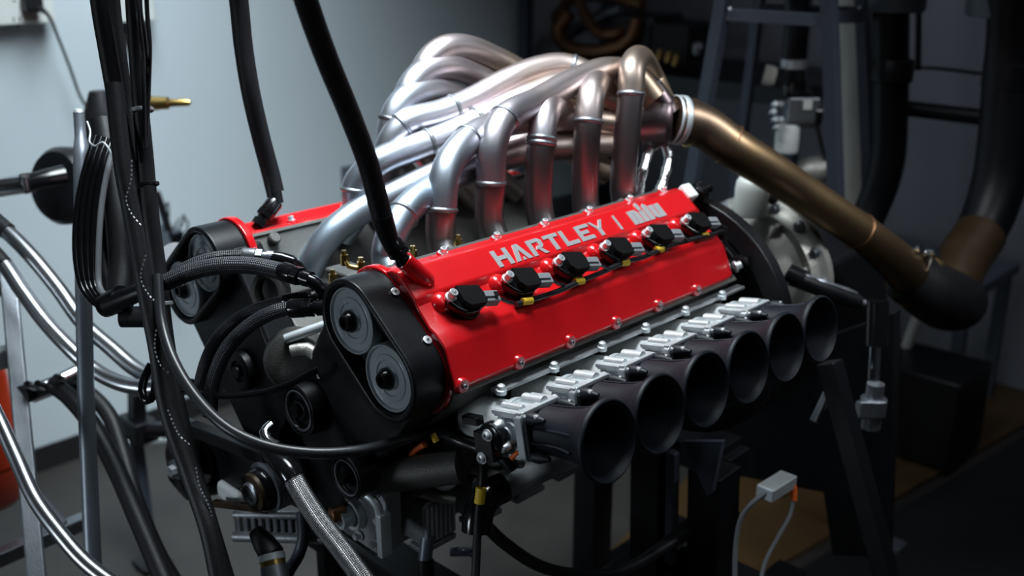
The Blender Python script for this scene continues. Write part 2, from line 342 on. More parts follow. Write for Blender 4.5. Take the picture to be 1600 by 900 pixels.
def make_bank(side):
    O, U, N = bank(side); n0 = 0.034 if side > 0 else 0.008
    # cylinder head
    pr = [(-0.080, -0.10), (-0.086, -0.02), (-0.090, n0), (0.108, n0), (0.118, n0-0.034), (0.112, -0.05), (0.085, -0.10)]
    hd = M().ext(pr, O+Y*0.04, U, N, Y*0.66).build('cylinder_head', 'cast_metal', eng, 0.004)
    for k in range(7):
        M().lathe([(0, 0.010), (0.012, 0.010), (0.014, 0.008)], B(-0.088, 0.09+k*0.1, n0-0.014, side), -U, 14).build('boss', 'cast_metal', hd)
    M().ext([(-0.094, 0), (0.117, 0), (0.117, 0.006), (-0.094, 0.006)], O+N*(n0-0.003)+Y*0.037, U, N, Y*0.662).build('head_flange', 'cast_metal', hd, 0.001)
    # red cover
    pc = profile_cover() if side > 0 else [(u*1.0, n0+(h-0.034)*0.86) for u, h in profile_cover()]; n = len(pc); ys = [0.034, 0.05, 0.056, 0.672, 0.69]
    g = M(); vs = []
    for j, y in enumerate(ys):
        for (u, h) in pc:
            hh = h if j not in (0, 4) else n0+(h-n0)*(0.93 if j == 0 else 0.80)
            uu = u*(1.0 if j != 4 else 0.96)
            vs.append(O+U*uu+N*hh+Y*y)
    fs = [tuple(range(n)), tuple(range(4*n, 5*n))]
    for j in range(4):
        for i in range(n): fs.append((j*n+i, j*n+(i+1) % n, (j+1)*n+(i+1) % n, (j+1)*n+i))
    g.add(vs, fs)
    cov = g.build('valve_cover', 'red_paint', eng, 0.003, 25)
    # scalloped lower flange and its screws
    for k in range(6):
        yb = 0.152+(k-1)*PITCH if side > 0 else 0.05+k*PITCH
        if yb > 0.67: continue
        M().lathe([(-0.014, 0.0105), (0.0, 0.0105), (0.002, 0.0090)], B(0.111, yb, 0.046 if side > 0 else 0.022, side), U*0.75+N*0.66, 18).build('screw_boss', 'red_smooth', cov)
        bolt('bolt', B(0.1115, yb, 0.0465 if side > 0 else 0.023, side), U*0.75+N*0.66, 0.0036, 0.005, cov, 'dull_steel')
    for yb in (0.145, 0.252, 0.358, 0.465, 0.572, 0.668):
        M().lathe([(-0.012, 0.0092), (0.0, 0.0092), (0.002, 0.008)], B(-0.080, yb, 0.051 if side > 0 else 0.022, side), N*0.9-U*0.45, 18).build('screw_boss', 'red_smooth', cov)
        bolt('bolt', B(-0.080, yb, 0.052 if side > 0 else 0.023, side), N*0.9-U*0.45, 0.0050, 0.009, cov)
    # front rim of the cover
    M().ring([(a*1.0, b) for a, b in stadium(0.052, 0.0615)], [(a, b) for a, b in stadium(0.050, 0.045)], O+Y*0.033, U, N, Y*0.014).build('front_rim', 'red_smooth', cov, 0.003)
    # hose spout
    p0, p1 = (bkp(668, 440, 0.078), bkp(630, 406, 0.100)) if side > 0 else (bkp(426, 352, 0.044, -1), bkp(408, 354, 0.062, -1))
    L = (p1-p0).length; sp = M(); sp.lathe([(-0.004, 0.009), (0, 0.0115), (0.012, 0.0125), (L*0.7, 0.0125), (L-0.001, 0.0125), (L, 0.0115)], p0, p1-p0, 24)
    sp.lathe([(-0.004, 0.019), (0.001, 0.0165), (0.006, 0.0125)], (p0+p1)/2-N*0.014, N, 24)
    sp.build('breather_spout', 'red_smooth', cov)
    # black gear housing with two windows
    hs = M().ring(stadium(0.0475, 0.0590, 28), stadium(0.0475, 0.0492, 28), O-Y*0.020, U, N, Y*0.057).build('gear_housing', 'black_satin', eng, 0.004)
    M().ext(stadium(0.0475, 0.052, 28), O+Y*0.014, U, N, Y*0.02).build('back_plate', 'black_satin', hs)
    for u in (-0.040, 0.040):
        M().lathe([(-0.001, 0.0062), (0.0012, 0.0062), (0.0016, 0.0052)], B(u, 0.0265, 0.0605, side), N, 20).build('screw', 'bolt_steel', hs)
        M().lathe([(0, 0.0016), (0.0012, 0.0016)], B(u, 0.0265, 0.0618, side), N, 6).build('screw_socket', 'dark_hole', hs)
    for u in (-0.0475, 0.0475):
        c = B(u, 0, 0, side)
        r = 0.0470
        gg = M().lathe([(0.010, r), (-0.004, r), (-0.0065, r-0.0012), (-0.0065, r-0.003), (-0.003, r-0.005), (-0.0035, r-0.014), (-0.005, r-0.015), (-0.0055, r-0.022), (-0.0035, r-0.0235), (-0.0035, 0.016), (-0.007, 0.0145)], c-Y*0.008, Y, 64).build('cam_gear', 'gear_metal', eng)
        M().lathe([(0.008, 0.0155), (0.010, 0.0155), (0.018, 0.0105), (0.019, 0.010), (0.019, 0.006), (0.008, 0.0055)], c-Y*0.008, -Y, 32).build('hub_bolt', 'black_gloss', gg)
        for a in (40, 160, 280):
            ca, sa = math.cos(math.radians(a)), math.sin(math.radians(a))
            M().lathe([(0, 0.0022), (0.0035, 0.0022)], c+(U*ca+N*sa)*0.026-Y*0.010, -Y, 10).build('dowel', 'bolt_steel', gg)
    # ports, runners
    return hd, cov, hs
hdR, covR, hsR = make_bank(1)
hdL, covL, hsL = make_bank(-1)
letters(covR)
# lower timing case: a tapering black case from each gear housing to the crank
def hull(pts):
    pts = sorted(pts); 
    def half(ps):
        h = []
        for p in ps:
            while len(h) > 1 and (h[-1][0]-h[-2][0])*(p[1]-h[-2][1])-(h[-1][1]-h[-2][1])*(p[0]-h[-2][0]) <= 0: h.pop()
            h.append(p)
        return h[:-1]
    return half(pts)+half(pts[::-1])
for side in (1, -1):
    O, U, N = bank(side)
    pts = [((O+U*a+N*b).x, (O+U*a+N*b).z) for a, b in stadium(0.0475, 0.0595, 18) if b < 0.005]
    pts += [(x, z) for x, z in circ(0.03*side, 0.84, 0.085, 24)]
    g = M().ext(hull(pts), (0, 0.002, 0), X, Z, Y*0.06)
    tc = g.build('timing_case', 'black_satin', eng, 0.008)
    c = V((0.12*side, 0, 0.965))
    if side < 0: M().lathe([(0, 0.034), (0.010, 0.032), (0.012, 0.028), (0.012, 0.018), (0.006, 0.016), (0.006, 0.010), (0.016, 0.009)], c, -Y, 32).build('idler_cap', 'black_satin', tc)
# block
blk = M().ext([(-0.10, 0.70), (-0.12, 0.82), (-0.27, 1.03), (-0.14, 1.10), (0, 0.99), (0.14, 1.10), (0.27, 1.03), (0.12, 0.82), (0.10, 0.70)], (0, 0.06, 0), X, Z, Y*0.63).build('engine_block', 'cast_metal', eng, 0.006)
# ignition coils along the near cover
def make_coil():
    O, U, N = bank(1)
    c = (0.018, 0.099)
    rot = math.radians(14); ey = (Y*math.cos(rot)+U*math.sin(rot)); eu = (U*math.cos(rot)-Y*math.sin(rot))
    P = lambda a, b, n: O+U*c[0]+Y*c[1]+ey*a+eu*b+N*n      # a along, b across
    E0 = O+U*c[0]+Y*c[1]
    g = M().ext([(-0.031, -0.011), (-0.022, -0.017), (0.010, -0.018), (0.021, -0.010), (0.022, 0.010), (0.008, 0.019), (-0.010, 0.021), (-0.022, 0.014), (-0.034, 0.002)], P(0, 0, 0.078), ey, eu, N*0.014)
    coil = g.build('ignition_coil', 'black_gloss', eng, 0.004)
    M().lathe([(0, 0.0205), (0.014, 0.0205)], P(0.002, 0.001, 0.066), N, 32).build('coil_skirt', 'black_gloss', coil, 0.002)
    M().ext([(-0.020, -0.016), (0.016, -0.016), (0.021, 0.000), (0.018, 0.013), (-0.008, 0.016), (-0.016, 0.008)], P(0, 0, 0.090), ey, eu, N*0.0125).build('coil_lid', 'coil_black', coil, 0.0007)
    cn = M().box(P(0.032, 0.002, 0.0945), (0.022, 0.017, 0.014), (ey, eu, N)).box(P(0.029, 0.0, 0.1025), (0.020, 0.010, 0.003), (ey, eu, N)).build('connector', 'grey_plastic', coil, 0.0012)
    M().box(P(0.036, 0.002, 0.1045), (0.006, 0.007, 0.0025), (ey, eu, N)).build('latch', 'black_satin', cn)
    M().lathe([(-0.006, 0.0160), (0.004, 0.0150), (0.010, 0.0120), (0.013, 0.007)], P(-0.031, -0.009, 0.072), N, 28).build('mounting_boss', 'red_smooth', coil)
    M().lathe([(0, 0.0078), (0.003, 0.0078), (0.0035, 0.0060), (0.013, 0.0060), (0.0135, 0.0054), (0.0135, 0.0034), (0.009, 0.0030)], P(-0.0275, -0.005, 0.0905), N, 20).build('coil_screw', 'bolt_steel', coil)
    M().tube([P(0.040, 0.003, 0.095), P(0.050, 0.004, 0.094), P(0.060, 0.006, 0.090), P(0.072, 0.006, 0.086)], 0.0026, 8, 0.006).build('pigtail', 'wire_black', coil)
    return coil
coil = make_coil()
for k in range(1, 6): shift(coil, (0, PITCH*k, 0), eng)
hp = [bkp(*q) for q in [(806, 476, .081), (845, 464, .083), (880, 452, .083), (905, 440, .084), (940, 426, .084), (978, 409, .084), (1005, 402, .083), (1040, 386, .085), (1075, 376, .085), (1105, 368, .085), (1132, 362, .083)]]
hp += [B(0.055, 0.712, 0.05), B(0.07, 0.725, 0.0)]
har = M().tube(hp, 0.0042, 10, 0.01).build('coil_harness', 'wire_black', eng)
for q in [(824, 471), (905, 440), (976, 411), (1030, 390), (1100, 368)]:
    p = bkp(q[0], q[1], .0845); M().cyl(p-Y*0.008-bank(1)[1]*0.002, p+Y*0.008+bank(1)[1]*0.001, 0.0054, seg=14).build('cable_marker', 'yellow_tag', har)
# rear end plug on the near cover
M().box(B(-0.055, 0.700, 0.062), (0.03, 0.026, 0.03), (bank(1)[1], Y, bank(1)[2])).build('rear_fitting', 'pale_coat', eng, 0.004)
M().lathe([(0, 0.013), (0.012, 0.013), (0.014, 0.018), (0.026, 0.018), (0.028, 0.012), (0.04, 0.012)], B(-0.05, 0.712, 0.062), (0.3, 1, 0.35), 12).build('rear_plug', 'black_gloss', eng)
for k in range(3): bolt('bolt', B(0.10-0.012*k, 0.694, 0.052-0.02*k), (0.5, 0.7, 0.3), 0.007, 0.012, eng)
M().box(B(0.07, 0.735, 0.0), (0.06, 0.03, 0.09), (bank(1)[1], Y, bank(1)[2])).build('sensor_plug', 'black_gloss', eng, 0.006)
for k in range(4): M().lathe([(0, 0.012), (0.02, 0.012), (0.022, 0.008), (0.03, 0.008)], B(0.085, 0.728, 0.035-0.022*k), (1, 0.1, 0.3), 10).build('sensor_plug', 'black_gloss', eng)

# ---- intake: runners, throttle bodies, trumpets, rail
G = math.radians(10.7); AX = V((math.cos(G), 0, math.sin(G))); AU = V((-math.sin(G), 0, math.cos(G)))
MC = V((0.5246, 0.1097, 1.028))
def Q(s, y, u): return MC+AX*s+Y*y+AU*u
run = M().lathe([(-0.26, 0.030), (-0.22, 0.0300), (-0.155, 0.0300)], MC, AX, 28).build('intake_runner', 'pale_coat', eng)
M().lathe([(-0.262, 0.0325), (-0.240, 0.0325), (-0.240, 0.0290), (-0.235, 0.0290)], MC, AX, 28).build('runner_band', 'black_rubber', run)
def sq(h, v, c): return [(-h, -v+c), (-h+c, -v), (h-c, -v), (h, -v+c), (h, v-c), (h-c, v), (-h+c, v), (-h, v-c)]
tb = M().lathe([(-0.158, 0.036), (-0.150, 0.036), (-0.150, 0.031), (-0.118, 0.031)], MC, AX, 36).build('throttle_body', 'machined', eng, 0.001)
M().ext(sq(0.040, 0.034, 0.006), Q(-0.118, 0, 0), Y, AU, AX*0.013).build('flange', 'machined', tb, 0.0015)
M().ext(sq(0.032, 0.033, 0.006), Q(-0.156, 0, 0), Y, AU, AX*0.009).build('rear_flange', 'machined', tb, 0.0015)
sh = M()
sh.box(Q(-0.131, 0, -0.002), (0.046, 0.058, 0.052), (AX, Y, AU)).lathe([(-0.156, 0.0315), (-0.110, 0.0315)], MC, AX, 32)
sh.box(Q(-0.131, -0.034, 0.029), (0.050, 0.008, 0.010), (AX, Y, AU))
sh.box(Q(-0.136, -0.036, 0.030), (0.044, 0.007, 0.006), (AX, Y, AU)).box(Q(-0.136, -0.036, -0.028), (0.044, 0.007, 0.006), (AX, Y, AU))
sh.box(Q(-0.136, 0.030, 0.031), (0.036, 0.012, 0.005), (AX, Y, AU))
sh.lathe([(-0.042, 0.012), (-0.030, 0.015), (0.034, 0.015), (0.040, 0.012)], Q(-0.137, 0, 0), Y, 24)
sh.lathe([(-0.018, 0.009), (0.018, 0.009)], Q(-0.128, 0.012, 0.032), AX, 16)
sh.lathe([(-0.018, 0.006), (0.018, 0.006)], Q(-0.134, -0.022, 0.033), AX, 16)
sh.build('shaft_boss', 'machined', tb, 0.001)
for a, b in ((-0.031, 0.026), (0.031, 0.026), (-0.031, -0.026), (0.031, -0.026)):
    M().lathe([(0, 0.0042), (0.006, 0.0042), (0.0065, 0.0035)], Q(-0.105, a, b), AX, 14).build('flange_screw', 'bolt_steel', tb)
M().lathe([(0, 0.0075), (0.006, 0.0075), (0.010, 0.005), (0.013, 0.005)], Q(-0.140, -0.042, 0.016), -Y, 16).build('spindle_nut', 'bolt_steel', tb)
M().lathe([(0, 0.006), (0.004, 0.006), (0.010, 0.0035)], Q(-0.132, -0.042, -0.012), -Y, 16).build('link_pin', 'bolt_steel', tb)
tr = M().lathe([(-0.105, 0.0315), (-0.085, 0.0315), (-0.060, 0.0325), (-0.040, 0.0350), (-0.024, 0.0395), (-0.012, 0.0460), (-0.006, 0.0510), (-0.002, 0.0535), (0.002, 0.0540), (0.0048, 0.0528), (0.0055, 0.0508), (0.003, 0.0480), (-0.006, 0.0440), (-0.022, 0.0375), (-0.045, 0.0320), (-0.070, 0.0290), (-0.10, 0.0280)], MC, AX, 56, cap=False).build('intake_trumpet', 'trumpet_black', eng, ang=60)
M().ext(sq(0.038, 0.0325, 0.008), Q(-0.1045, 0, 0), Y, AU, AX*0.007).build('base_plate', 'trumpet_black', tr, 0.002)
for a, b in ((-0.030, 0.0255), (0.030, 0.0255), (-0.030, -0.0255), (0.030, -0.0255)):
    M().lathe([(0, 0.0085), (0.010, 0.0085), (0.026, 0.003)], Q(-0.098, a, b), AX, 16).build('screw_pocket', 'trumpet_black', tr)
for y0, u0 in ((0.010, 0.0305), (-0.030, 0.012), (-0.034, -0.006)): M().tube([Q(-0.096, y0, u0), Q(-0.07, y0, u0+0.001), Q(-0.045, y0*1.05, u0*1.07+.001), Q(-0.028, y0*1.15, u0*1.2)], 0.0018, 6, 0.01).build('rib', 'trumpet_black', tr)
M().lathe([(0, 0.0275), (0.001, 0.0275)], Q(-0.108, 0, 0), AX, 32).build('butterfly', 'machined_matte', tr)
for a, b in ((-0.030, 0.0255), (0.030, 0.0255)):
    M().lathe([(0, 0.0045), (0.006, 0.0045), (0.007, 0.0035)], Q(-0.088, a*1.05, b*1.12), AX, 14).build('trumpet_screw', 'bolt_steel', tr)
for k in range(1, 6):
    for o in (run, tb, tr): shift(o, (0, PITCH*k, 0), eng)
# position sensor on the first throttle spindle
ts = M().lathe([(0, 0.021), (0.012, 0.021), (0.014, 0.017)], Q(-0.150, -0.043, 0.0), -Y, 20)
ts.box(Q(-0.160, -0.052, -0.012), (0.034, 0.016, 0.040), (AX, Y, AU)).box(Q(-0.182, -0.052, 0.020), (0.030, 0.014, 0.012), (AX, Y, AU))
tso = ts.build('throttle_sensor', 'black_gloss', eng, 0.002)
bolt('bolt', Q(-0.148, -0.060, 0.006), -Y, 0.0055, 0.006, tso); bolt('bolt', Q(-0.165, -0.060, -0.028), -Y, 0.0055, 0.006, tso)
# rail with studs
rail = M().box((0.335, 0.41, 1.036), (0.017, 0.61, 0.006)).build('fuel_rail', 'machined_matte', eng, 0.002)
for k in range(6):
    y = 0.125+k*PITCH
    M().lathe([(0, 0.0075), (0.006, 0.0075), (0.007, 0.0055), (0.012, 0.0055), (0.014, 0.003)], (0.348, y-0.02, 1.037), Z, 16).build('rail_stud', 'machined', rail)
    M().tube([(0.304, y-0.060, 1.046), (0.310, y-0.030, 1.050), (0.306, y+0.0, 1.044), (0.312, y+0.030, 1.048), (0.307, y+0.048, 1.044)], 0.0048, 8, 0.01).build('fuel_line', 'machined', rail)
    M().lathe([(0, 0.008), (0.03, 0.008), (0.035, 0.005), (0.05, 0.005)], (0.335, y, 1.036), (-0.5, 0, -0.85), 12).build('injector', 'black_gloss', rail)

# ---- lower engine
mn = M().ext([(0.09, 0.79), (0.15, 0.79), (0.245, 0.90), (0.24, 0.965), (0.12, 0.85)], (0, 0.09, 0), X, Z, Y*0.58).build('block_side', 'cast_metal', eng, 0.006)
pan = M().box((0, 0.38, 0.72), (0.20, 0.62, 0.07)).build('oil_pan', 'machined_matte', eng, 0.006)
for k in range(5):
    y = 0.150+PITCH*k
    g = M().ext([(-.030, -.036), (.034, -.036), (.034, .036), (.012, .036), (.006, .042), (-.022, .042), (-.030, .036)], (0.135, y, 0.745), Y, Z, X*.028)
    gal = g.box((.12, y, .745), (.06, .058, .07)).build('oil_gallery', 'machined_matte', eng, 0.002)
    for j in range(7): M().box((0.1655, y-0.026+0.0095*j, 0.747), (0.005, 0.0042, 0.064)).build('gallery_rib', 'machined', gal)
    M().box((.150, y, .704), (.034, .070, .010)).build('gallery_foot', 'machined_matte', gal, .002)
    M().cyl((0.13, y-0.046, 0.812), (0.19, y+0.012, 0.785), 0.009).build('oil_pipe', 'cast_light', eng)
    M().lathe([(0, 0.022), (0.008, 0.022), (0.010, 0.017), (0.016, 0.016), (0.016, 0.010), (0.004, 0.008)], (0.185, y-0.004, 0.835), (1, -0.4, 0.2), 20).build('core_plug', 'machined', eng)
for j in range(13):
    p = at(374+11.5*j, 820+0.6*j, 1.70-.002*j); M().box(p, (.006, .014, .030), (RT, FW, Z)).build('sump_fin', 'machined_matte', pan, .001)
M().box(at(440, 822, 1.715), (.165, .012, .034), ((at(510, 825, 1.67)-at(374, 820, 1.70)).normalized(), FW, Z)).build('sump_wall', 'cast_metal', pan, .002)
M().cyl(at(366, 838, 1.70), at(520, 842, 1.67), .009).build('sump_edge', 'machined_matte', pan)
M().cyl(at(366, 804, 1.70), at(520, 806, 1.67), .007).build('sump_edge', 'machined_matte', pan)
# crank pulley
fc = atx(395, 770, 0.0); yl = -fc.y
cpul = M().lathe([(0.0, 0.036), (0.004, 0.040)]+[(0.006+0.0035*i, 0.040 if i % 2 else 0.0375) for i in range(14)]+[(0.056, 0.041), (0.058, 0.036)], (fc.x, 0.002, fc.z), -Y, 40).build('crank_pulley', 'dull_steel', eng)
M().lathe([(0.050, 0.030), (0.056, 0.0350), (yl-0.010, 0.0350), (yl-0.004, 0.031)], (fc.x, 0.0, fc.z), -Y, 40).build('damper', 'black_gloss', cpul)
M().lathe([(0, 0.0300), (0.006, 0.0305), (0.010, 0.029), (0.010, 0.019)], (fc.x, fc.y+0.008, fc.z), -Y, 36).build('brown_ring', 'tool_brown', cpul)
M().lathe([(0, 0.019), (0.012, 0.018), (0.014, 0.015), (0.010, 0.012), (0.011, 0.004)], (fc.x, fc.y+0.006, fc.z), -Y, 28).build('crank_bolt', 'dull_steel', cpul)
# oil pump casting right of the pulley
pp = [aty(*q, .02) for q in ((512, 790), (535, 755), (575, 748), (602, 765), (606, 862), (590, 868), (540, 835), (516, 815))]
pump = M().ext([(p.x, p.z) for p in pp], (0, 0.02, 0), X, Z, Y*0.03).build('oil_pump', 'machined_matte', eng, 0.004)
for (a, b) in ((586, 770), (594, 812), (588, 848), (540, 770), (562, 836), (526, 800)): bolt('bolt', aty(a, b, .018), -Y, 0.0055, 0.010, pump, sock=False)
M().lathe([(0, 0.026), (0.012, 0.024), (0.012, 0.016), (0.032, 0.015), (0.032, 0.010), (0.02, 0.008)], aty(556, 800, .02), -Y, 28).build('pump_neck', 'machined', pump)
M().tube([aty(545, 778, .005), aty(572, 772, .0), aty(590, 790, .005), aty(594, 830, .01)], 0.0065, 10).build('casting_rib', 'machined', pump)
M().box(aty(600, 835, .01), (.012, .02, .07)).build('pump_ear', 'machined', pump, .002)
M().lathe([(0, 0.012), (0.02, 0.012), (0.022, 0.009)], aty(538, 800, .0), (-0.3, -1, 0), 24).build('copper_seal', 'copper_brown', pump)
# belt pulleys below the timing case
for (px, py, r, yy) in ((545, 745, 0.034, -0.03), (470, 640, 0.040, -0.02)):
    c = aty(px, py, yy)
    pl = M().lathe([(0, r), (0.035, r), (0.035, r*0.86), (0.028, r*0.82), (0.028, r*0.42), (0.034, r*0.36)], c+Y*0.03, -Y, 36).build('belt_pulley', 'black_satin', eng, 0.001)
    M().lathe([(0, r*0.80), (0.002, r*0.80), (0.002, r*0.72), (0, r*0.70)], c-Y*0.003, -Y, 36, cap=False).build('bearing_ring', 'dull_steel', pl)
    M().lathe([(0, r*0.25), (0.008, r*0.25)], c-Y*0.004, -Y, 6).build('pulley_bolt', 'black_gloss', pl)
M().lathe([(0, 0.024), (0.16, 0.024)], aty(560, 750, 0.0), (0.95, 0.55, 0.30), 20).build('coolant_tube', 'cast_metal', eng)
# rear bell housing: a wide black ring plate
bh = M().ring([(a, b) for a, b in circ(0, 0, 0.232, 48)], [(a, b) for a, b in circ(0, 0, 0.192, 48)], (0.19, 0.735, 0.94), X, Z, Y*0.03).build('bell_housing', 'black_satin', eng, 0.004)
M().ext(circ(0, 0, 0.20, 40), (0.19, 0.755, 0.94), X, Z, Y*0.015).build('flywheel_plate', 'black_satin', bh)
# ------------------------------------------------------------------ EXHAUST
hN = thing('exhaust_header', 'bare steel six pipe exhaust header rising behind the lettered red cover', 'exhaust', (0.10, 0.40, 1.14), 'exhaust headers in the valley')
hF = thing('exhaust_header', 'bare steel exhaust header arching over from the far red cover', 'exhaust', (-0.12, 0.40, 1.14), 'exhaust headers in the valley')
def bead(p, d, r, parent, m='dull_steel', w=0.004):
    return M().lathe([(-w, r), (-w*0.5, r+0.0018), (0, r+0.0024), (w*0.5, r+0.0018), (w, r)], p, d, 28, cap=False).build('weld_bead', m, parent, ang=80)
def primary(parent, side, k, pts, welds, r=0.0235, split=None):
    """pts: (px, py, x); split: index of the point where the darker stub meets the bright bend"""
    P = [atx(*p) for p in pts]; start = B(-0.084, 0.112+0.106*k, -0.025, side) if (side, k) != (-1, 0) else atx(474, 480, -.14); pre = B(-0.110, 0.112+0.106*k, -0.012, side)
    allp = [start]+P
    if split is None:
        g = M().tube(allp, r, 28, 0.008); pipe = g.build('primary_pipe', 'header_steel', parent, ang=80)
    else:
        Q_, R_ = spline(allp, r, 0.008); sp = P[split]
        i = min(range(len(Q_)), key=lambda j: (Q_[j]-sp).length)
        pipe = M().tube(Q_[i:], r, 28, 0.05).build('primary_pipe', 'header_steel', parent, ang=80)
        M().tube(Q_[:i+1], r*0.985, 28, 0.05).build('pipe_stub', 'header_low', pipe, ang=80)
    Q_, R_ = spline(allp, r, 0.008)
    for (a, b, x) in welds:
        c = atx(a, b, x); i = min(range(1, len(Q_)-1), key=lambda j: (Q_[j]-c).length)
        bead(Q_[i], Q_[i+1]-Q_[i-1], r, pipe)
    return pipe
primary(hN, 1, 0, [(605, 405, .10), (611, 370, .10), (634, 330, .088), (680, 292, .07), (740, 262, .05), (830, 235, .03), (960, 225, .05)], [(630, 334, .09)])
primary(hN, 1, 1, [(690, 380, .105), (690, 328, .10), (697, 268, .09), (728, 222, .07), (775, 196, .05), (850, 185, .03), (940, 190, .04), (1010, 200, .09)], [(690, 328, .10), (733, 218, .068)], split=1)
primary(hN, 1, 2, [(766, 350, .11), (767, 286, .105), (770, 225, .10), (788, 186, .09), (840, 158, .07), (900, 126, .06), (950, 110, .065), (990, 118, .08), (1022, 155, .11)], [(767, 286, .105), (786, 188, .09)], split=1)
primary(hN, 1, 3, [(843, 330, .115), (846, 218, .105), (853, 178, .09), (868, 163, .05), (885, 190, .0), (900, 240, -.01), (950, 270, .02)], [(846, 216, .105), (845, 227, .106)], split=1)
primary(hN, 1, 4, [(915, 320, .12), (919, 190, .115), (925, 145, .10), (936, 128, .06), (955, 155, .02), (985, 200, .03)], [(919, 190, .115)], split=1)
primary(hN, 1, 5, [(974, 300, .135), (986, 147, .125), (988, 108, .115), (1000, 92, .08), (1020, 125, .06), (1040, 170, .10)], [(986, 146, .125)], split=1)
primary(hF, -1, 0, [(478, 440, -.13), (488, 408, -.12), (515, 368, -.11), (555, 335, -.10), (610, 306, -.08), (670, 278, -.06), (740, 248, -.04), (850, 215, .0), (970, 205, .04)], [])
primary(hF, -1, 1, [(556, 330, -.12), (557, 288, -.12), (590, 254, -.10), (650, 230, -.085), (710, 207, -.065), (770, 176, -.05), (830, 148, -.03), (880, 132, -.01), (940, 150, .03), (1010, 185, .09)], [(557, 300, -.12), (668, 224, -.08), (745, 192, -.058)])
primary(hF, -1, 2, [(603, 262, -.14), (610, 222, -.13), (635, 192, -.12), (690, 176, -.10), (735, 158, -.085), (790, 128, -.065), (840, 108, -.05), (880, 103, -.03), (915, 115, .0), (960, 150, .04)], [(626, 197, -.12), (712, 167, -.09), (893, 104, -.02)])
primary(hF, -1, 3, [(610, 230, -.15), (618, 175, -.15), (640, 150, -.15), (675, 141, -.15), (712, 152, -.15), (760, 185, -.14), (800, 230, -.12)], [(600, 182, -.15), (606, 190, -.15)])
primary(hF, -1, 4, [(630, 190, -.16), (642, 135, -.16), (668, 110, -.16), (702, 104, -.155), (745, 120, -.15), (800, 150, -.13), (870, 180, -.1)], [(626, 152, -.16)])
primary(hF, -1, 5, [(655, 160, -.17), (664, 105, -.17), (690, 78, -.165), (725, 74, -.16), (775, 93, -.15), (830, 122, -.13), (900, 160, -.09)], [(652, 102, -.17)])
# collector cone joining the pipes
col = M().tube([at(1000, 190, 1.93), at(1030, 187, 1.925), at(1052, 187, 1.92)], [0.052, 0.050, 0.044], 32, 0.01).build('collector', 'header_low', hN, ang=80)
M().tube([at(1003, 128, 1.90), at(1020, 142, 1.90), at(1034, 162, 1.905), at(1044, 178, 1.91)], 0.0235, 24).build('collector_pipe', 'header_low', hN, ang=80)
bead(at(1016, 140, 1.90), at(1026, 152, 1.90)-at(1008, 128, 1.90), 0.0235, col)
# small gold sensors between the pipes
for (px, py) in ((538, 402), (564, 413), (520, 432), (645, 395), (716, 378)):
    p = at(px, py, 1.55); g = M().hexa(p-Z*0.012, p+Z*0.004, 0.0065).lathe([(0, 0.004), (0.007, 0.004)], p+Z*0.004, Z, 12)
    g.build('valley_fitting', 'gold_fitting', eng)
M().tube([at(538, 402, 1.55), at(545, 416, 1.55), at(564, 419, 1.55)], 0.004, 10).build('valley_line', 'brass', eng)
M().box(at(545, 428, 1.60), (0.06, 0.05, 0.02)).build('valley_casting', 'cast_metal', eng, 0.005)
# foil wrapped breather loop
tag(M().tube([at(998, 306, 1.90), at(1006, 262, 1.90), at(1018, 232, 1.92), at(1033, 222, 1.93), at(1044, 238, 1.93), at(1040, 270, 1.92), at(1026, 308, 1.90)], 0.0085, 12, 0.006, wob=lambda u: 1+0.12*math.sin(u*420)+0.1*math.sin(u*177)).build('foil_wrapped_hose', 'foil'),
    'silver foil wrapped hose looping up behind the red cover', 'hose')
# tail pipe
TP = [(1052, 186, 1.92), (1076, 190, 1.93), (1102, 200, 1.94), (1147, 232, 1.95), (1197, 263, 1.98), (1250, 299, 2.03), (1320, 346, 2.09), (1360, 374, 2.13), (1400, 408, 2.19), (1430, 437, 2.26)]
TPW = [.0430, .0425, .0400, .0388, .0372, .0370, .0370, .0375, .042, .050]
tail = thing('tail_pipe', 'long bronze tinted tail pipe slanting down to the right', 'pipe', at(1230, 300, 2.08)-Z*0.05)
tpp = [at(*p) for p in TP]
body = M().tube(tpp, TPW, 40, 0.01).build('pipe_body', 'tail_titanium', tail, ang=80)
def band(px, py, t, d, r, m, wd=0.004, nm='weld_band', par=None): return M().lathe([(-wd, r), (-wd*0.6, r+0.002), (wd*0.6, r+0.002), (wd, r)], at(px, py, t), d, 40, cap=False).build(nm, m, par or body, ang=80)
band(1062, 188, 1.925, tpp[1]-tpp[0], .0445, 'machined', 0.006); band(1078, 192, 1.94, tpp[1]-tpp[0], .0440, 'brass', 0.0015); band(1052, 187, 1.92, tpp[1]-tpp[0], .0440, 'machined', 0.003)
band(1139, 226, 1.95, tpp[3]-tpp[2], .0395, 'copper_brown', 0.0025); band(1342, 361, 2.11, tpp[7]-tpp[6], .0378, 'copper_brown', 0.002)
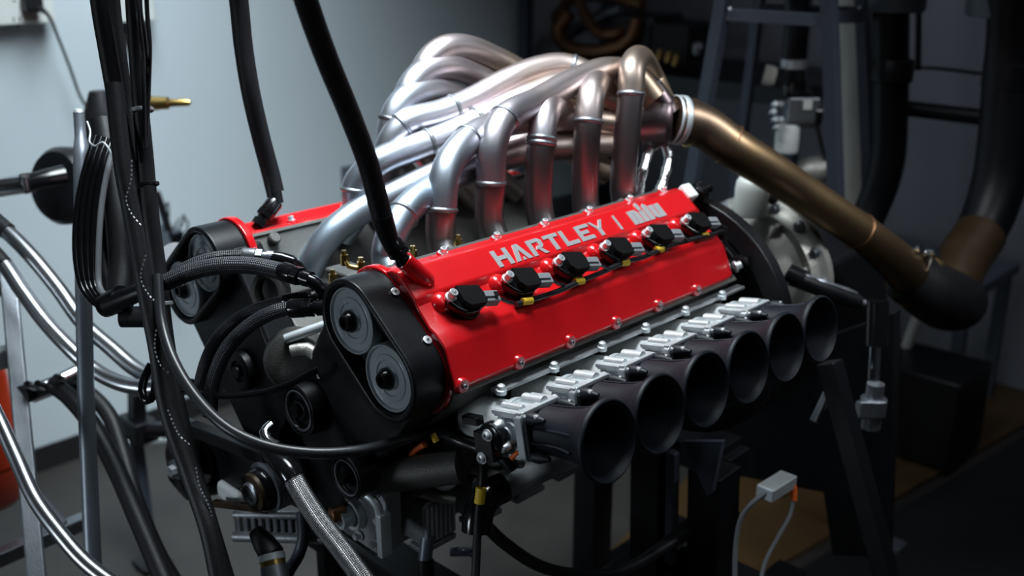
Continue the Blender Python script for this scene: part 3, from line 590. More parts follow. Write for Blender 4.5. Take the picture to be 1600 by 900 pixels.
# duct sleeve, elbow, wall duct
duct = thing('extraction_duct', 'thick black duct on the right curving down to the tail pipe', 'duct', at(1560, 420, 2.35)-Z*0.2)
M().tube([at(1416, 428, 2.25), at(1450, 452, 2.27), at(1478, 468, 2.32), at(1495, 470, 2.38)], [.058, .066, .070, .068], 36, 0.01).build('rubber_sleeve', 'black_rubber', duct)
M().tube([at(1478, 468, 2.34), at(1490, 436, 2.38), at(1506, 404, 2.42), at(1532, 366, 2.46)], [.058, .060, .060, .060], 36, 0.01).build('elbow', 'tool_brown', duct)
M().tube([at(1528, 372, 2.46), at(1545, 335, 2.47), at(1562, 280, 2.47), at(1572, 210, 2.45), at(1579, 120, 2.42), at(1583, 60, 2.39), at(1588, -60, 2.30)], [.056, .060, .062, .062, .062, .058, .058], 36, 0.02).build('riser', 'duct_black', duct)
M().lathe([(0, .062), (0.006, .068), (0.060, .068), (0.066, .062)], at(1580, 140, 2.43), Z, 36).build('coupling', 'duct_black', duct)
for k, (px, py, ty) in enumerate(((1436, 441, 2.262), (1428, 436, 2.256))):
    M().lathe([(-0.0035, .062), (-0.002, .0645), (0.002, .0645), (0.0035, .062)], at(px, py, ty), tpp[-1]-tpp[-2], 48, cap=False).build('clamp_ring', 'brass', duct, ang=80)
for (px, py) in ((1425, 392), (1448, 398)): 
    M().lathe([(0, .006), (.02, .006), (.022, .010), (.03, .010)], at(px, py, 2.2), (0.7, -0.3, 0.35), 14).build('clamp_bolt', 'chrome', duct)
M().tube([at(1448, 405, 2.19), at(1444, 396, 2.19), at(1450, 391, 2.19), at(1456, 398, 2.19), at(1450, 425, 2.19)], 0.003, 8, 0.004).build('clamp_spring', 'chrome', duct)
drum = M().lathe([(0, .112), (0.006, .116), (0.25, .116), (0.256, .11)], at(1590, 26, 2.42), Z, 44).build('drum_base', 'drum_grey', duct)
dA = thing('exhaust_hose_duct', 'black vertical duct with coupling behind the steel frame', 'duct', at(1390, 300, 2.8)-Z*0.3)
M().tube([at(1392, -60, 2.6), at(1392, 60, 2.68), at(1391, 180, 2.76), at(1386, 255, 2.80), at(1365, 320, 2.84), at(1330, 385, 2.86), at(1290, 440, 2.88)], .046, 28, 0.02).build('duct_pipe', 'duct_black', dA)
M().lathe([(0, .050), (0.004, .054), (0.055, .054), (0.06, .050)], at(1392, 128, 2.72), Z, 32).build('duct_coupling', 'duct_black', dA)
M().lathe([(0, .068), (0.006, .072), (0.2, .072)], at(1400, 18, 2.66), Z, 36).build('drum_base', 'drum_grey', dA)
tag(M().cyl(at(1405, 168, 2.78), at(1560, 186, 2.62), .021, seg=24).build('cross_pipe', 'duct_black'), 'black horizontal pipe joining the two black ducts', 'pipe')
tag(M().tube([at(1436, -30, 2.86), at(1434, 110, 2.92)], .009, 12).build('hanging_rod', 'duct_black'), 'thin black rod hanging between the two ducts', 'rod')
tag(M().tube([at(1405, 112, 2.92), at(1440, 106, 2.92), at(1560, 118, 2.84)], .005, 10).build('thin_rail', 'duct_black'), 'thin black rail running above the horizontal pipe', 'rail')
# pale pipe behind the frame
tag(M().tube([at(1333, -60, 3.1), at(1334, 150, 3.2), at(1336, 330, 3.3), at(1338, 470, 3.35)], .045, 24, 0.03).build('pale_pipe', 'beige'), 'pale beige vertical pipe behind the dark steel frame', 'pipe')
# ---- welded steel frame behind
fr = thing('steel_tower', 'tapering dark blue steel tower standing behind the engine', 'tower', at(1225, 700, 2.8)-Z*0.1)
def leg(a, b, wd, parent, nm='leg', m='frame_paint', dz=True):
    a, b = V(a), V(b)
    if dz:                       # carry the leg on down to the floor
        b = a+(b-a)*((a.z-0.013)/(a.z-b.z))
    d = (b-a).normalized(); s_ = d.cross(Y).normalized(); t_ = d.cross(s_)
    return M().box((a+b)/2, (wd, wd, (b-a).length), (s_, t_, d)).build(nm, m, parent, 0.002)
leg(at(1137, -40, 2.45), at(1094, 210, 2.62), .032, fr); leg(at(1192, -40, 2.75), at(1163, 190, 2.92), .026, fr)
leg(at(1294, -40, 2.35), at(1306, 300, 2.55), .032, fr); leg(at(1345, -40, 2.7), at(1356, 250, 2.88), .030, fr)
for a, b, t0, t1 in (((1128, 22), (1296, 32), 2.50, 2.40), ((1296, 26), (1348, 26), 2.40, 2.74), ((1186, 14), (1348, 20), 2.79, 2.74)):
    p, q = at(*a, t0), at(*b, t1); d = (q-p).normalized(); s_ = d.cross(Z).normalized()
    M().box((p+q)/2, ((q-p).length, .030, .030), (d, s_, s_.cross(d))).build('cross_bar', 'frame_paint', fr, 0.002)
for (px, py, t) in ((1342, 12, 2.66), (1362, 163, 2.83), (1140, 14, 2.46)): M().lathe([(0, .004), (.004, .004)], at(px, py, t), -FW, 12).build('rivet', 'machined', fr)
# ---- valve assembly hanging behind the frame
va = thing('valve_assembly', 'black hose with ball valve and electric actuator behind the frame', 'valve', at(1240, 300, 2.75)-Z*0.05)
M().tube([at(1246, -40, 2.62), at(1244, 40, 2.66), at(1241, 92, 2.70)], .032, 24, 0.03).build('rubber_hose', 'duct_black', va)
M().lathe([(0, .034), (.022, .034)], at(1240, 106, 2.70), Z, 28).build('hose_clip', 'machined_matte', va)
M().lathe([(0, .024), (.01, .030), (.03, .032), (.05, .026), (.07, .022)], at(1240, 152, 2.70), Z, 28).build('valve_neck', 'black_gloss', va)
M().box(at(1252, 176, 2.68), (.085, .06, .07), (RT, FW, Z)).build('actuator', 'dull_steel', va, 0.008)
M().box(at(1262, 164, 2.64), (.022, .004, .024), (RT, FW, Z)).build('sticker', 'white_plastic', va)
M().lathe([(0, .034), (.016, .034)], at(1270, 178, 2.68), RT, 24).build('end_cap', 'black_gloss', va)
for dx, dy in ((0, -12), (0, 12), (-9, -12), (-9, 12), (-6, 24), (-12, 0)): M().lathe([(0, .009), (.02, .009), (.024, .006)], at(1218+dx, 176+dy, 2.66), -FW, 10).build('valve_bolt', 'chrome', va)
M().lathe([(0, .028), (.006, .031), (.07, .031), (.076, .028)], at(1228, 238, 2.72), Z, 28).build('pvc_union', 'pale_coat', va, 0.002)
M().lathe([(0, .022), (.012, .026), (.03, .026)], at(1212, 120, 2.68), (-1, -0.6, 0.2), 20).build('gauge', 'beige', va)
M().tube([at(1275, 190, 2.70), at(1283, 225, 2.72), at(1292, 260, 2.74), at(1300, 330, 2.80)], .006, 8).build('actuator_cable', 'wire_black', va)
M().tube([at(1240, 160, 2.69), at(1262, 140, 2.68), at(1276, 175, 2.69)], .005, 8).build('actuator_cable', 'wire_black', va)
M().lathe([(0, .034), (.02, .040), (.05, .040), (.06, .034), (.09, .034)], at(1250, 272, 2.78), (0.9, 0.5, 0.3), 28).build('pipe_union', 'cast_light', va)
# ---- gearbox on the dyno side
gb = thing('test_gearbox', 'grey cast gearbox housing on the stand behind the engine', 'gearbox', (0.15, 1.12, 0.62))
gc = V((0.15, 0, 0.93))
rim = aty(1303, 440, 1.10); R0 = math.hypot(rim.x-gc.x, rim.z-gc.z)
M().lathe([(0, R0), (0.02, R0), (0.025, R0*0.94), (0.03, R0*0.9), (0.045, R0*0.86), (0.035, R0*0.74), (0.06, R0*0.60), (0.09, R0*0.4), (0.10, R0*0.2)], (gc.x, 1.10, gc.z), -Y, 64).build('gearbox_case', 'cast_light', gb)
for k in range(16):
    a = math.radians(k*22.5+8); M().lathe([(0, .011), (.012, .011), (.014, .007), (.02, .007)], (gc.x+math.cos(a)*R0*0.93, 1.08, gc.z+math.sin(a)*R0*0.93), -Y, 12).build('case_bolt', 'dull_steel', gb)
    if k % 2 == 0:
        d = V((math.cos(a+.2), 0, math.sin(a+.2))); M().box(V((gc.x, 1.06, gc.z))+d*R0*0.55, (R0*0.55, .03, .010), (d, Y, d.cross(Y))).build('case_rib', 'cast_light', gb, 0.003)
M().box((0.12, 1.35, 0.80), (0.26, 0.40, 0.30)).build('dyno_housing', 'black_satin', gb, 0.02)
can = thing('white_canister', 'white round topped canister on top of the bell housing', 'canister', at(1172, 338, 2.11))
M().lathe([(0, .031), (.003, .034), (.055, .034), (.070, .032), (.078, .027), (.083, .015), (.085, .003)], at(1172, 336, 2.11), Z, 36).build('canister_body', 'white_plastic', can)
M().box(at(1208, 318, 2.16), (.05, .04, .05)).build('canister_bracket', 'cast_light', can, 0.005)
M().lathe([(0, .012), (.02, .012), (.024, .007)], at(1200, 308, 2.12), (1, -0.5, 0), 12).build('bracket_bolt', 'black_gloss', can)
# ---- rack of old parts in the back corner
rk = thing('storage_rack', 'dark steel rack with a low shelf in the back corner', 'shelf', (-1.2, 2.75, 0))
for x, y in ((-1.82, 2.46), (-0.55, 2.46), (-1.82, 3.05), (-0.55, 3.05)): M().box((x, y, 0.95), (0.05, 0.05, 1.9)).build('post', 'frame_paint', rk, 0.003)
M().box((-1.19, 2.75, 1.09), (1.32, 0.62, 0.06)).build('shelf_board', 'black_satin', rk, 0.003)
M().box((-1.19, 2.75, 0.45), (1.32, 0.62, 0.05)).build('shelf_board', 'black_satin', rk, 0.003)
def old(name, label, cat, pts, r, m, grp=None, step=0.02): return tag(M().tube(pts, r, 16, step).build(name, m), label, cat, grp)
old('old_header_pipe', 'rusty brown header pipe lowest in the coil on the rack', 'pipe', [aty(890, 20, 2.62), aty(872, 50, 2.6), aty(890, 74, 2.58), aty(940, 80, 2.58), aty(985, 62, 2.6), aty(998, 30, 2.62)], .032, 'copper_brown')
old('old_header_pipe', 'rusty brown bent pipe looping up out of the rack pile', 'pipe', [aty(905, 0, 2.66), aty(915, 25, 2.64), aty(935, 50, 2.62), aty(965, 52, 2.62), aty(985, 40, 2.66)], .024, 'copper_brown')
old('old_header_pipe', 'rusty brown pipe crossing the top of the rack pile', 'pipe', [aty(870, 30, 2.72), aty(890, 2, 2.72), aty(950, -8, 2.72), aty(1005, 8, 2.72)], .026, 'copper_brown')
old('old_header_pipe', 'dull grey pipe lying inside the rusty coil', 'pipe', [aty(885, 55, 2.76), aty(930, 30, 2.74), aty(970, 14, 2.76)], .028, 'dull_steel')
tag(M().box(aty(1010, 52, 2.72), (0.22, 0.2, 0.16)).build('parts_crate', 'black_satin', None, 0.01), 'black crate right of the rusty pipes on the rack', 'crate')
tag(M().box(aty(1066, 62, 2.72)+Z*0.0, (0.20, 0.2, 0.14)).build('parts_crate', 'black_rubber', None, 0.01), 'black crate at the right end of the rack shelf', 'crate')
for k, (px, py) in enumerate(((1016, 86), (1030, 84), (1044, 87), (1056, 92))):
    g = M().lathe([(0, .014), (.02, .014), (.022, .010), (.04, .010)], aty(px, py, 2.50)-Z*0.02, (0.3, -0.2, 1), 12)
    tag(g.build('brass_fitting', 'brass'), ['leftmost of four small brass fittings on the rack shelf edge', 'second from left of four small brass fittings on the rack shelf', 'third from left of four small brass fittings on the rack shelf', 'rightmost of four small brass fittings on the rack shelf edge'][k], 'fitting', 'brass fittings on the rack shelf')
tag(M().lathe([(0, .02), (.03, .022), (.04, .012)], aty(1090, 74, 2.55)-Z*0.02, (0.2, -0.3, 1), 14).build('steel_coupling', 'machined_matte'), 'dull silver coupling on the rack shelf near the frame', 'fitting')
# ------------------------------------------------------------------ HOSES AND CABLES
def run_on(pts, r):
    """carry a hose on beyond the frame: up to the ceiling, down to the floor, or away to the side"""
    P = [at(*p) for p in pts]; R_ = list(r) if isinstance(r, (list, tuple)) else [r]*len(P)
    for end in (0, -1):
        px, py = pts[end][0], pts[end][1]; a = P[end]; d = (a-(P[1] if end == 0 else P[-2])).normalized(); e = None
        if py < -30 and d.z > 0.2: e = a+d*min(2.2, (3.15-a.z)/d.z)
        elif py > 905 and d.z < -0.1: e = a+d*min(0.15, max(0.02, (a.z-0.03)/-d.z))
        elif px < -20: e = a+d*0.45
        if e is not None:
            if end == 0: P.insert(0, e); R_.insert(0, R_[0])
            else: P.append(e); R_.append(R_[-1])
    return P, R_
def hose(name, label, cat, pts, r, m, seg=16, step=0.01, wob=None, group=None):
    """pts: (px, py, distance)"""
    t = thing(name, label, cat, at(*pts[-1]), group)
    P, R_ = run_on(pts, r); b = M().tube(P, R_, seg, step, wob).build('hose_body', m, t, ang=80)
    return t
def simple(name, label, cat, pts, r, m, seg=12, step=0.01, wob=None, group=None):
    P, R_ = run_on(pts, r); return tag(M().tube(P, R_, seg, step, wob).build(name, m, ang=80), label, cat, group)
def fitting(parent, a, b, r, m='black_gloss', nm='hose_fitting', mid=True):
    """swivel fitting from a to b: sleeve, hexagon, neck"""
    a, b = at(*a), at(*b); L = (b-a).length; d = (b-a)/L
    f = M().lathe([(0, r*0.95), (L*0.08, r*1.1), (L*0.42, r*1.08), (L*0.46, r*0.9)], a, d, 20).build(nm, m, parent)
    M().hexa(a+d*L*0.44, a+d*L*0.66, r*1.15).build('hexagon_nut', m, f, 0.001)
    M().lathe([(L*0.64, r*0.75), (L*0.80, r*0.75), (L*0.80, r*0.95), (L, r*0.9)], a, d, 20).build('fitting_neck', m, f)
    return f
crinkle = lambda u: 1+0.012*math.sin(u*900)
h = hose('breather_hose', 'black rubber hose dropping from above to the far red cover', 'hose', [(366, -60, 1.55), (374, 10, 1.58), (380, 70, 1.60), (391, 140, 1.62), (408, 215, 1.655), (424, 275, 1.68), (430, 300, 1.685)], .0148, 'black_rubber')
M().cyl(at(425, 283, 1.68), at(431, 318, 1.685), .0125).build('hose_end', 'black_satin', h)
fitting(h, (431, 314, 1.68), (402, 352, 1.665), .0125)
h = hose('breather_hose', 'black rubber hose dropping from above onto the near red cover spout', 'hose', [(462, -60, 1.12), (478, 0, 1.15), (510, 90, 1.20), (545, 175, 1.25), (575, 255, 1.29), (592, 320, 1.315), (600, 350, 1.325)], .0138, 'black_rubber')
M().tube([at(597, 338, 1.32), at(604, 362, 1.328), at(614, 388, 1.335)], [.0142, .0130, .0110], 18).build('hose_end', 'black_satin', h)
fitting(h, (611, 376, 1.335), (632, 411, 1.345), .0125)
# vertical bundle on the left
bl = 'cables of the hanging bundle'
simple('bundle_hose', 'thickest black hose at the left of the hanging bundle', 'hose', [(150, -60, 1.40), (155, 0, 1.42), (168, 80, 1.45), (184, 170, 1.48), (202, 270, 1.50), (222, 380, 1.52), (242, 480, 1.53), (262, 590, 1.53), (290, 700, 1.53), (322, 800, 1.52), (358, 920, 1.5)], .0125, 'black_rubber', group=bl)
simple('bundle_hose', 'thinner black hose second from the left in the hanging bundle', 'hose', [(176, -60, 1.48), (180, 10, 1.5), (190, 90, 1.52), (202, 170, 1.54), (218, 270, 1.55), (232, 370, 1.56), (246, 480, 1.57), (262, 580, 1.55), (282, 680, 1.55), (318, 800, 1.54), (350, 920, 1.53)], .0080, 'black_rubber', group=bl)
simple('bundle_hose', 'taped black hose at the right of the hanging bundle', 'hose', [(204, -60, 1.412), (208, 10, 1.432), (213, 90, 1.462), (220, 170, 1.482), (226, 240, 1.502), (234, 330, 1.512), (248, 430, 1.522), (258, 520, 1.512), (276, 620, 1.502), (300, 720, 1.492), (330, 820, 1.472), (352, 920, 1.462)], [.0100, .0105, .0105, .0115, .0125, .0130, .0125, .0120, .0110, .0105, .0105, .010], 'black_rubber', group=bl)
simple('bundle_hose', 'black braided sleeve with grey flecks in the bundle', 'hose', [(178, 130, 1.425), (192, 260, 1.43), (205, 330, 1.435), (225, 440, 1.435), (245, 540, 1.435), (262, 640, 1.43), (296, 740, 1.425), (326, 830, 1.405), (345, 920, 1.395)], .0125, 'black_rubber', group=bl)
wires = [('thin black wire crossing left to right at the bundle top', [(218, -40, 1.40), (220, 20, 1.41), (226, 60, 1.43), (229, 110, 1.45), (228, 165, 1.46), (225, 230, 1.47)], .0030),
 ('thin black wire bowing right beside the bundle top', [(228, -40, 1.40), (230, 20, 1.42), (234, 70, 1.43), (233, 120, 1.45), (231, 170, 1.46), (228, 230, 1.47)], .0032),
 ('thin black wire tight against the taped hose', [(213, -40, 1.39), (216, 20, 1.40), (222, 80, 1.43), (225, 140, 1.44), (226, 230, 1.46)], .0030),
 ('thin twisted black wire between the left bundle hoses', [(164, -40, 1.41), (170, 60, 1.44), (178, 120, 1.46), (190, 180, 1.47), (198, 260, 1.48)], .0038)]
for lb, pts, r in wires: simple('bundle_wire', lb, 'wire', pts, r, 'wire_black', 8, group='thin wires of the hanging bundle')
for (a, b, t, r) in ((222, 172, 1.47, .0150), (231, 288, 1.49, .0145), (247, 476, 1.50, .020)):
    d = at(a+8, b+60, t)-at(a, b, t)
    tag(M().lathe([(-.003, r), (-.002, r+.0016), (.002, r+.0016), (.003, r)], at(a, b, t), d, 24, cap=False).build('cable_tie', 'machined_matte' if b != 288 else 'black_gloss'), {172: 'highest pale cable tie around the hanging bundle', 288: 'black cable tie on the bundle beside the wall', 476: 'lowest pale cable tie around the hanging bundle'}[b], 'cable tie')
fleck = M()
for pts in ([(206, 250), (204, 285), (197, 312), (206, 335), (220, 352)], [(228, 398), (220, 435), (232, 460), (243, 472)], [(244, 515), (242, 545), (252, 572), (266, 585)], [(262, 640), (280, 680), (296, 695)], [(306, 730), (312, 760), (326, 790), (340, 850)]):
    P, _ = spline([at(a, b, 1.405) for a, b in pts], .001, .0028)
    for i in range(0, len(P)-1, 2): fleck.cyl(P[i], P[i+1], .0011, seg=6)
tag(fleck.build('fleck_thread', 'machined_matte'), 'dashed pale tracer thread winding down the braided sleeve', 'thread', kind='stuff')
# coil of cables hooked beside the bundle
cg = 'cables of the hooked coil'
cl = ['leftmost and outermost black cable of the hooked coil', 'second black cable from the left in the hooked coil', 'black cable in the middle of the hooked coil', 'second black cable from the right in the hooked coil', 'grey sheened cable innermost of the hooked coil']
for i in range(5):
    o = i*9; rr = .0046
    simple('coiled_cable', cl[i], 'cable', [(150+o*.9, 212+o*.25, 1.60), (135+o, 255, 1.58), (121+o*1.05, 320, 1.57), (118+o*1.0, 400, 1.56), (128+o*.75, 450-o*.1, 1.55), (150+o*.35, 475-o*.4, 1.53), (170, 478-o*.25, 1.52), (200, 465, 1.51)], rr, 'black_gloss' if i != 4 else 'grey_plastic', 10, group=cg)
simple('coiled_cable', 'thick black cable behind the hooked coil', 'cable', [(160, 190, 1.64), (172, 260, 1.62), (185, 340, 1.60), (190, 420, 1.58), (185, 480, 1.55)], .020, 'black_rubber', group=cg)
simple('coiled_cable', 'matt black cable filling the gap beside the bundle', 'cable', [(150, 200, 1.68), (158, 260, 1.66), (160, 340, 1.64), (165, 420, 1.60), (180, 470, 1.57)], .013, 'black_rubber', group=cg)
simple('wire_hook', 'bent bare wire hook holding the coiled cables', 'hook', [(136, 190, 1.585), (141, 205, 1.58), (140, 222, 1.57), (150, 228, 1.56), (160, 222, 1.56), (172, 236, 1.56), (178, 258, 1.56)], .0016, 'machined', 8, .005)
ca_ = thing('cable_clamp_arm', 'short black clamp arm gripping the coiled cables', 'clamp', at(205, 470, 1.5))
M().tube([at(172, 476, 1.52), at(205, 462, 1.49), (at(262, 440, 1.46))], [.017, .0135, .0125], 18).build('arm', 'black_satin', ca_)
M().lathe([(-.02, .018), (.02, .020)], at(178, 472, 1.52), at(262, 440, 1.46)-at(172, 476, 1.52), 20).build('clamp_collar', 'black_gloss', ca_)
M().lathe([(0, .016), (.05, .016)], at(190, 495, 1.54), RT, 20).build('clamp_knob', 'black_rubber', ca_)
# leaning grey post
po = thing('tube_post', 'tall grey metal tube post at the left with a plugged top', 'post', at(146, 1150, 1.62))
M().tube([at(123, 176, 1.72), at(126, 215, 1.72), at(127, 235, 1.71), at(130, 420, 1.68), at(134, 600, 1.66), at(141, 780, 1.64), at(147, 920, 1.62), at(147, 920, 1.62)+(at(147, 920, 1.62)-at(141, 780, 1.64)).normalized()*((at(147, 920, 1.62).z-.004)/-(at(147, 920, 1.62)-at(141, 780, 1.64)).normalized().z)], [.0088, .0095, .0128, .0132, .0132, .0132, .0132, .0132], 24, 0.02).build('tube', 'grey_tube', po)
M().lathe([(0, .0070), (.004, .0085), (.008, .0060)], at(123, 178, 1.72), Z, 20).build('plug', 'machined', po)
# chrome pipe and black flange at the wall
wf = thing('wall_valve', 'round black wall flange with a chrome pipe pointing left', 'valve', at(95, 330, 2.2))
M().lathe([(0, .085), (.03, .085), (.045, .075), (.05, .05)], at(112, 290, 2.28), at(60, 292, 2.20)-at(112, 290, 2.28), 36).build('flange', 'black_satin', wf)
M().tube([at(-30, 298, 2.12), at(20, 290, 2.14), at(45, 287, 2.15)], .020, 20).build('chrome_pipe', 'chrome', wf)
M().tube([at(35, 288, 2.14), at(60, 282, 2.15), at(100, 275, 2.18)], [.022, .019, .024], 20).build('black_coupling', 'black_gloss', wf)
M().lathe([(0, .008), (.03, .008)], at(42, 298, 2.10), Z, 10).build('bleed_screw', 'chrome', wf)
tag(M().lathe([(0, .012), (.03, .012), (.035, .019), (.08, .021), (.084, .016), (.12, .014), (.125, .009), (.165, .008), (.17, .006)], at(180, 163, 2.35), at(262, 161, 2.35)-at(180, 163, 2.35), 20).build('brass_hose_fitting', 'brass'), 'brass hose fitting sticking out behind the hanging bundle', 'fitting')
vb = thing('wall_tap', 'black tap body behind the hanging bundle', 'tap', at(168, 230, 2.3))
M().lathe([(0, .030), (.04, .045), (.09, .035), (.13, .020)], at(166, 235, 2.28), Z, 24).build('tap_body', 'black_rubber', vb)
M().lathe([(0, .024), (.05, .026)], at(160, 165, 2.3), RT, 20).build('tap_handle', 'dull_steel', vb, 0.004)
# electrical boxes on the wall
ob = thing('outlet_box', 'pale wall outlet box at the top left corner', 'outlet', atx(20, 22, XL+.03))
pc = atx(14, -12, XL+0.030); M().box(pc, (.06, .20, .16)).build('conduit_box', 'white_plastic', ob, 0.006)
M().box(pc+V((.032, 0, 0)), (.006, .21, .17)).build('face_plate', 'white_plastic', ob, 0.003)
for dz in (-.035, .035):
    for dy in (-.008, .008): M().box(atx(22, 4, XL+.066)+V((0, dy, dz-.01)), (.003, .003, .012)).build('slot', 'dark_hole', ob)
    M().lathe([(0, .003), (.003, .003)], atx(22, 4, XL+.064)+V((0, 0, dz-.030)), X, 10).build('ground_hole', 'dark_hole', ob)
pl = thing('power_cord', 'thin black power cord hanging from the wall outlet plug', 'cord', atx(150, 190, XL+.12))
M().box(atx(50, 5, XL+.09), (.05, .05, .05)).build('plug', 'black_rubber', pl, 0.012)
M().tube([atx(60, 12, XL+.11), atx(74, 22, XL+.12), atx(92, 62, XL+.10), atx(110, 108, XL+.09), atx(126, 152, XL+.09), atx(150, 190, XL+.10), atx(165, 230, XL+.12)], [.010, .005, .0042, .0042, .0042, .0042, .0042], 10, .02).build('cord', 'wire_black', pl)
sb = thing('switch_box', 'pale wall box half hidden behind the hanging bundle', 'switch box', atx(195, 46, XL+.03))
M().box(atx(198, -20, XL+.035), (.07, .13, .20)).build('box_body', 'white_plastic', sb, 0.004)
M().box(atx(193, 41, XL+.035), (.06, .09, .04)).build('box_base', 'black_satin', sb, 0.004)
cbx = thing('sensor_box', 'small grey box with loose wires on the wall beside the bundle', 'box', atx(262, 420, XL+.1))
M().box(atx(262, 385, XL+.05), (.10, .05, .13)).build('box_body', 'drum_grey', cbx, 0.004)
M().box(atx(274, 384, XL+.085), (.03, .05, .10)).build('box_lid', 'black_gloss', cbx, 0.004)
M().tube([atx(244, 300, XL+.09), atx(256, 335, XL+.09), atx(266, 372, XL+.09)], .013, 12).build('feed_cable', 'black_rubber', cbx)
M().tube([atx(276, 372, XL+.09), atx(284, 348, XL+.09), atx(291, 342, XL+.09), atx(293, 358, XL+.09), atx(282, 372, XL+.09)], 0.0035, 6, .006).build('loose_wire', 'wire_black', cbx)
M().tube([atx(270, 360, XL+.09), atx(278, 345, XL+.09), atx(288, 336, XL+.09), atx(285, 348, XL+.09), atx(274, 366, XL+.09)], 0.0035, 6, .006).build('loose_wire', 'wire_black', cbx)
M().tube([atx(258, 325, XL+.09), atx(262, 316, XL+.09), atx(264, 340, XL+.09)], 0.003, 6, .006).build('loose_wire', 'wire_black', cbx)
tag(M().lathe([(0, .03), (.02, .045), (.08, .04)], at(262, 430, 1.95), at(290, 400, 1.85)-at(262, 430, 1.95), 20).build('grey_coupling', 'grey_plastic'), 'grey round coupling behind the far cam gears', 'coupling')
tag(M().box(atx(552, 282, XL+.012), (.02, .10, .12)).build('wall_plate', 'drum_grey', None, 0.003), 'small grey cover plate on the wall behind the pipes', 'wall plate')
# steel braided hoses sweeping in from the left
def braid(name, label, pts, r, m='braid_steel', cat='hose', group=None): return hose(name, label, cat, pts, r, m, 20, .008, None, group)
sg_ = 'steel hoses sweeping in from the left edge'
h = braid('steel_hose', 'upper of two shiny steel hoses sweeping in from the left', [(-30, 335, 1.95), (2, 355, 1.94), (45, 396, 1.92), (90, 450, 1.90), (130, 505, 1.88), (175, 545, 1.86), (215, 578, 1.84), (262, 598, 1.82), (305, 606, 1.80), (340, 606, 1.78)], .0145, 'sheen_steel', group=sg_)
M().cyl(at(-20, 335, 1.95), at(12, 362, 1.935), .0165).build('end_sleeve', 'black_rubber', h)
h = braid('steel_hose', 'lower of two shiny steel hoses sweeping in from the left', [(-30, 385, 1.90), (2, 408, 1.89), (35, 455, 1.87), (70, 502, 1.85), (110, 545, 1.83), (150, 580, 1.82), (195, 601, 1.80), (250, 607, 1.78), (300, 604, 1.76)], .0140, 'sheen_steel', group=sg_)
M().cyl(at(-20, 385, 1.90), at(6, 414, 1.885), .0160).build('end_sleeve', 'black_rubber', h)
braid('steel_hose', 'shiny steel hose curving down across the bottom left corner', [(-25, 610, 1.60), (0, 660, 1.58), (25, 715, 1.56), (55, 780, 1.53), (95, 835, 1.50), (135, 880, 1.48), (200, 930, 1.46)], .0115, 'sheen_steel')
h = braid('braided_hose', 'thick steel braided hose running down to the bottom edge', [(452, 735, 1.40), (470, 768, 1.39), (500, 815, 1.37), (535, 860, 1.35), (575, 915, 1.33), (600, 950, 1.32)], .0142)
M().tube([at(418, 700, 1.43), at(432, 715, 1.42), at(450, 735, 1.40), at(458, 748, 1.395)], [.012, .015, .0165, .0160], 20).build('hose_fitting', 'black_gloss', h)
M().tube([at(436, 698, 1.42), at(420, 690, 1.43), at(414, 676, 1.44), at(424, 664, 1.45)], .008, 14).build('elbow_fitting', 'chrome', h)
# black braided hoses across the far gear housing
fg = 'black braided hoses in front of the far gear housing'
h = braid('braided_hose', 'thick black braided hose arching over to the near gear housing', [(262, 440, 1.46), (300, 424, 1.46), (345, 415, 1.455), (395, 415, 1.45), (440, 424, 1.44), (458, 428, 1.44)], .0125, 'braid_black', group=fg)
fitting(h, (438, 423, 1.44), (486, 437, 1.42), .0125); M().tube([at(480, 436, 1.42), at(498, 446, 1.42), at(510, 462, 1.43), at(513, 490, 1.45)], .0095, 16).build('elbow', 'black_gloss', h)
h = braid('braided_hose', 'uppermost black braided hose ending at a silver hexagon nut', [(262, 436, 1.50), (290, 418, 1.50), (325, 404, 1.50), (365, 399, 1.50), (385, 399, 1.50)], .0085, 'braid_black', group=fg)
fitting(h, (378, 399, 1.50), (428, 402, 1.50), .0105, 'dull_steel'); M().tube([at(424, 402, 1.50), at(455, 408, 1.50), at(470, 425, 1.52)], .0095, 16).build('elbow', 'black_gloss', h)
h = braid('braided_hose', 'outer black braided hose arching down beside the timing case', [(310, 640, 1.50), (314, 590, 1.49), (335, 535, 1.48), (372, 497, 1.47), (415, 478, 1.46), (450, 470, 1.45)], .0085, 'braid_black', group=fg)
fitting(h, (444, 470, 1.45), (506, 466, 1.44), .0100)
h = braid('braided_hose', 'inner black braided hose arching down beside the timing case', [(328, 650, 1.47), (332, 600, 1.46), (355, 545, 1.45), (395, 505, 1.44), (430, 487, 1.43), (458, 481, 1.43)], .0105, 'braid_black', group=fg)
fitting(h, (452, 482, 1.43), (508, 480, 1.42), .0125)
# thin cables
simple('sheathed_cable', 'glossy black cable sagging across below the timing case', 'cable', [(246, 430, 1.44), (252, 500, 1.42), (270, 560, 1.39), (310, 625, 1.35), (360, 672, 1.32), (420, 698, 1.31), (490, 708, 1.31), (560, 704, 1.33), (620, 690, 1.37), (660, 678, 1.42), (700, 668, 1.46)], .0074, 'sheath_black', 16)
simple('sheathed_cable', 'thin black cable rising to the right behind the sagging cable', 'cable', [(285, 608, 1.47), (330, 618, 1.46), (385, 617, 1.45), (440, 605, 1.44), (497, 578, 1.44)], .0048, 'black_gloss', 12)
simple('hose_loop', 'small black hose loop hanging over the steel hoses', 'hose', [(236, 570, 1.55), (226, 590, 1.54), (222, 612, 1.53), (230, 626, 1.52), (240, 618, 1.52), (244, 590, 1.53), (242, 565, 1.54)], .0065, 'black_gloss', 12)
simple('coolant_hose', 'left of two black hoses dropping to the floor at the left', 'hose', [(82, 600, 1.95), (110, 622, 1.93), (145, 665, 1.90), (180, 730, 1.86), (215, 810, 1.80), (262, 920, 1.72)], .0165, 'black_rubber', 16)
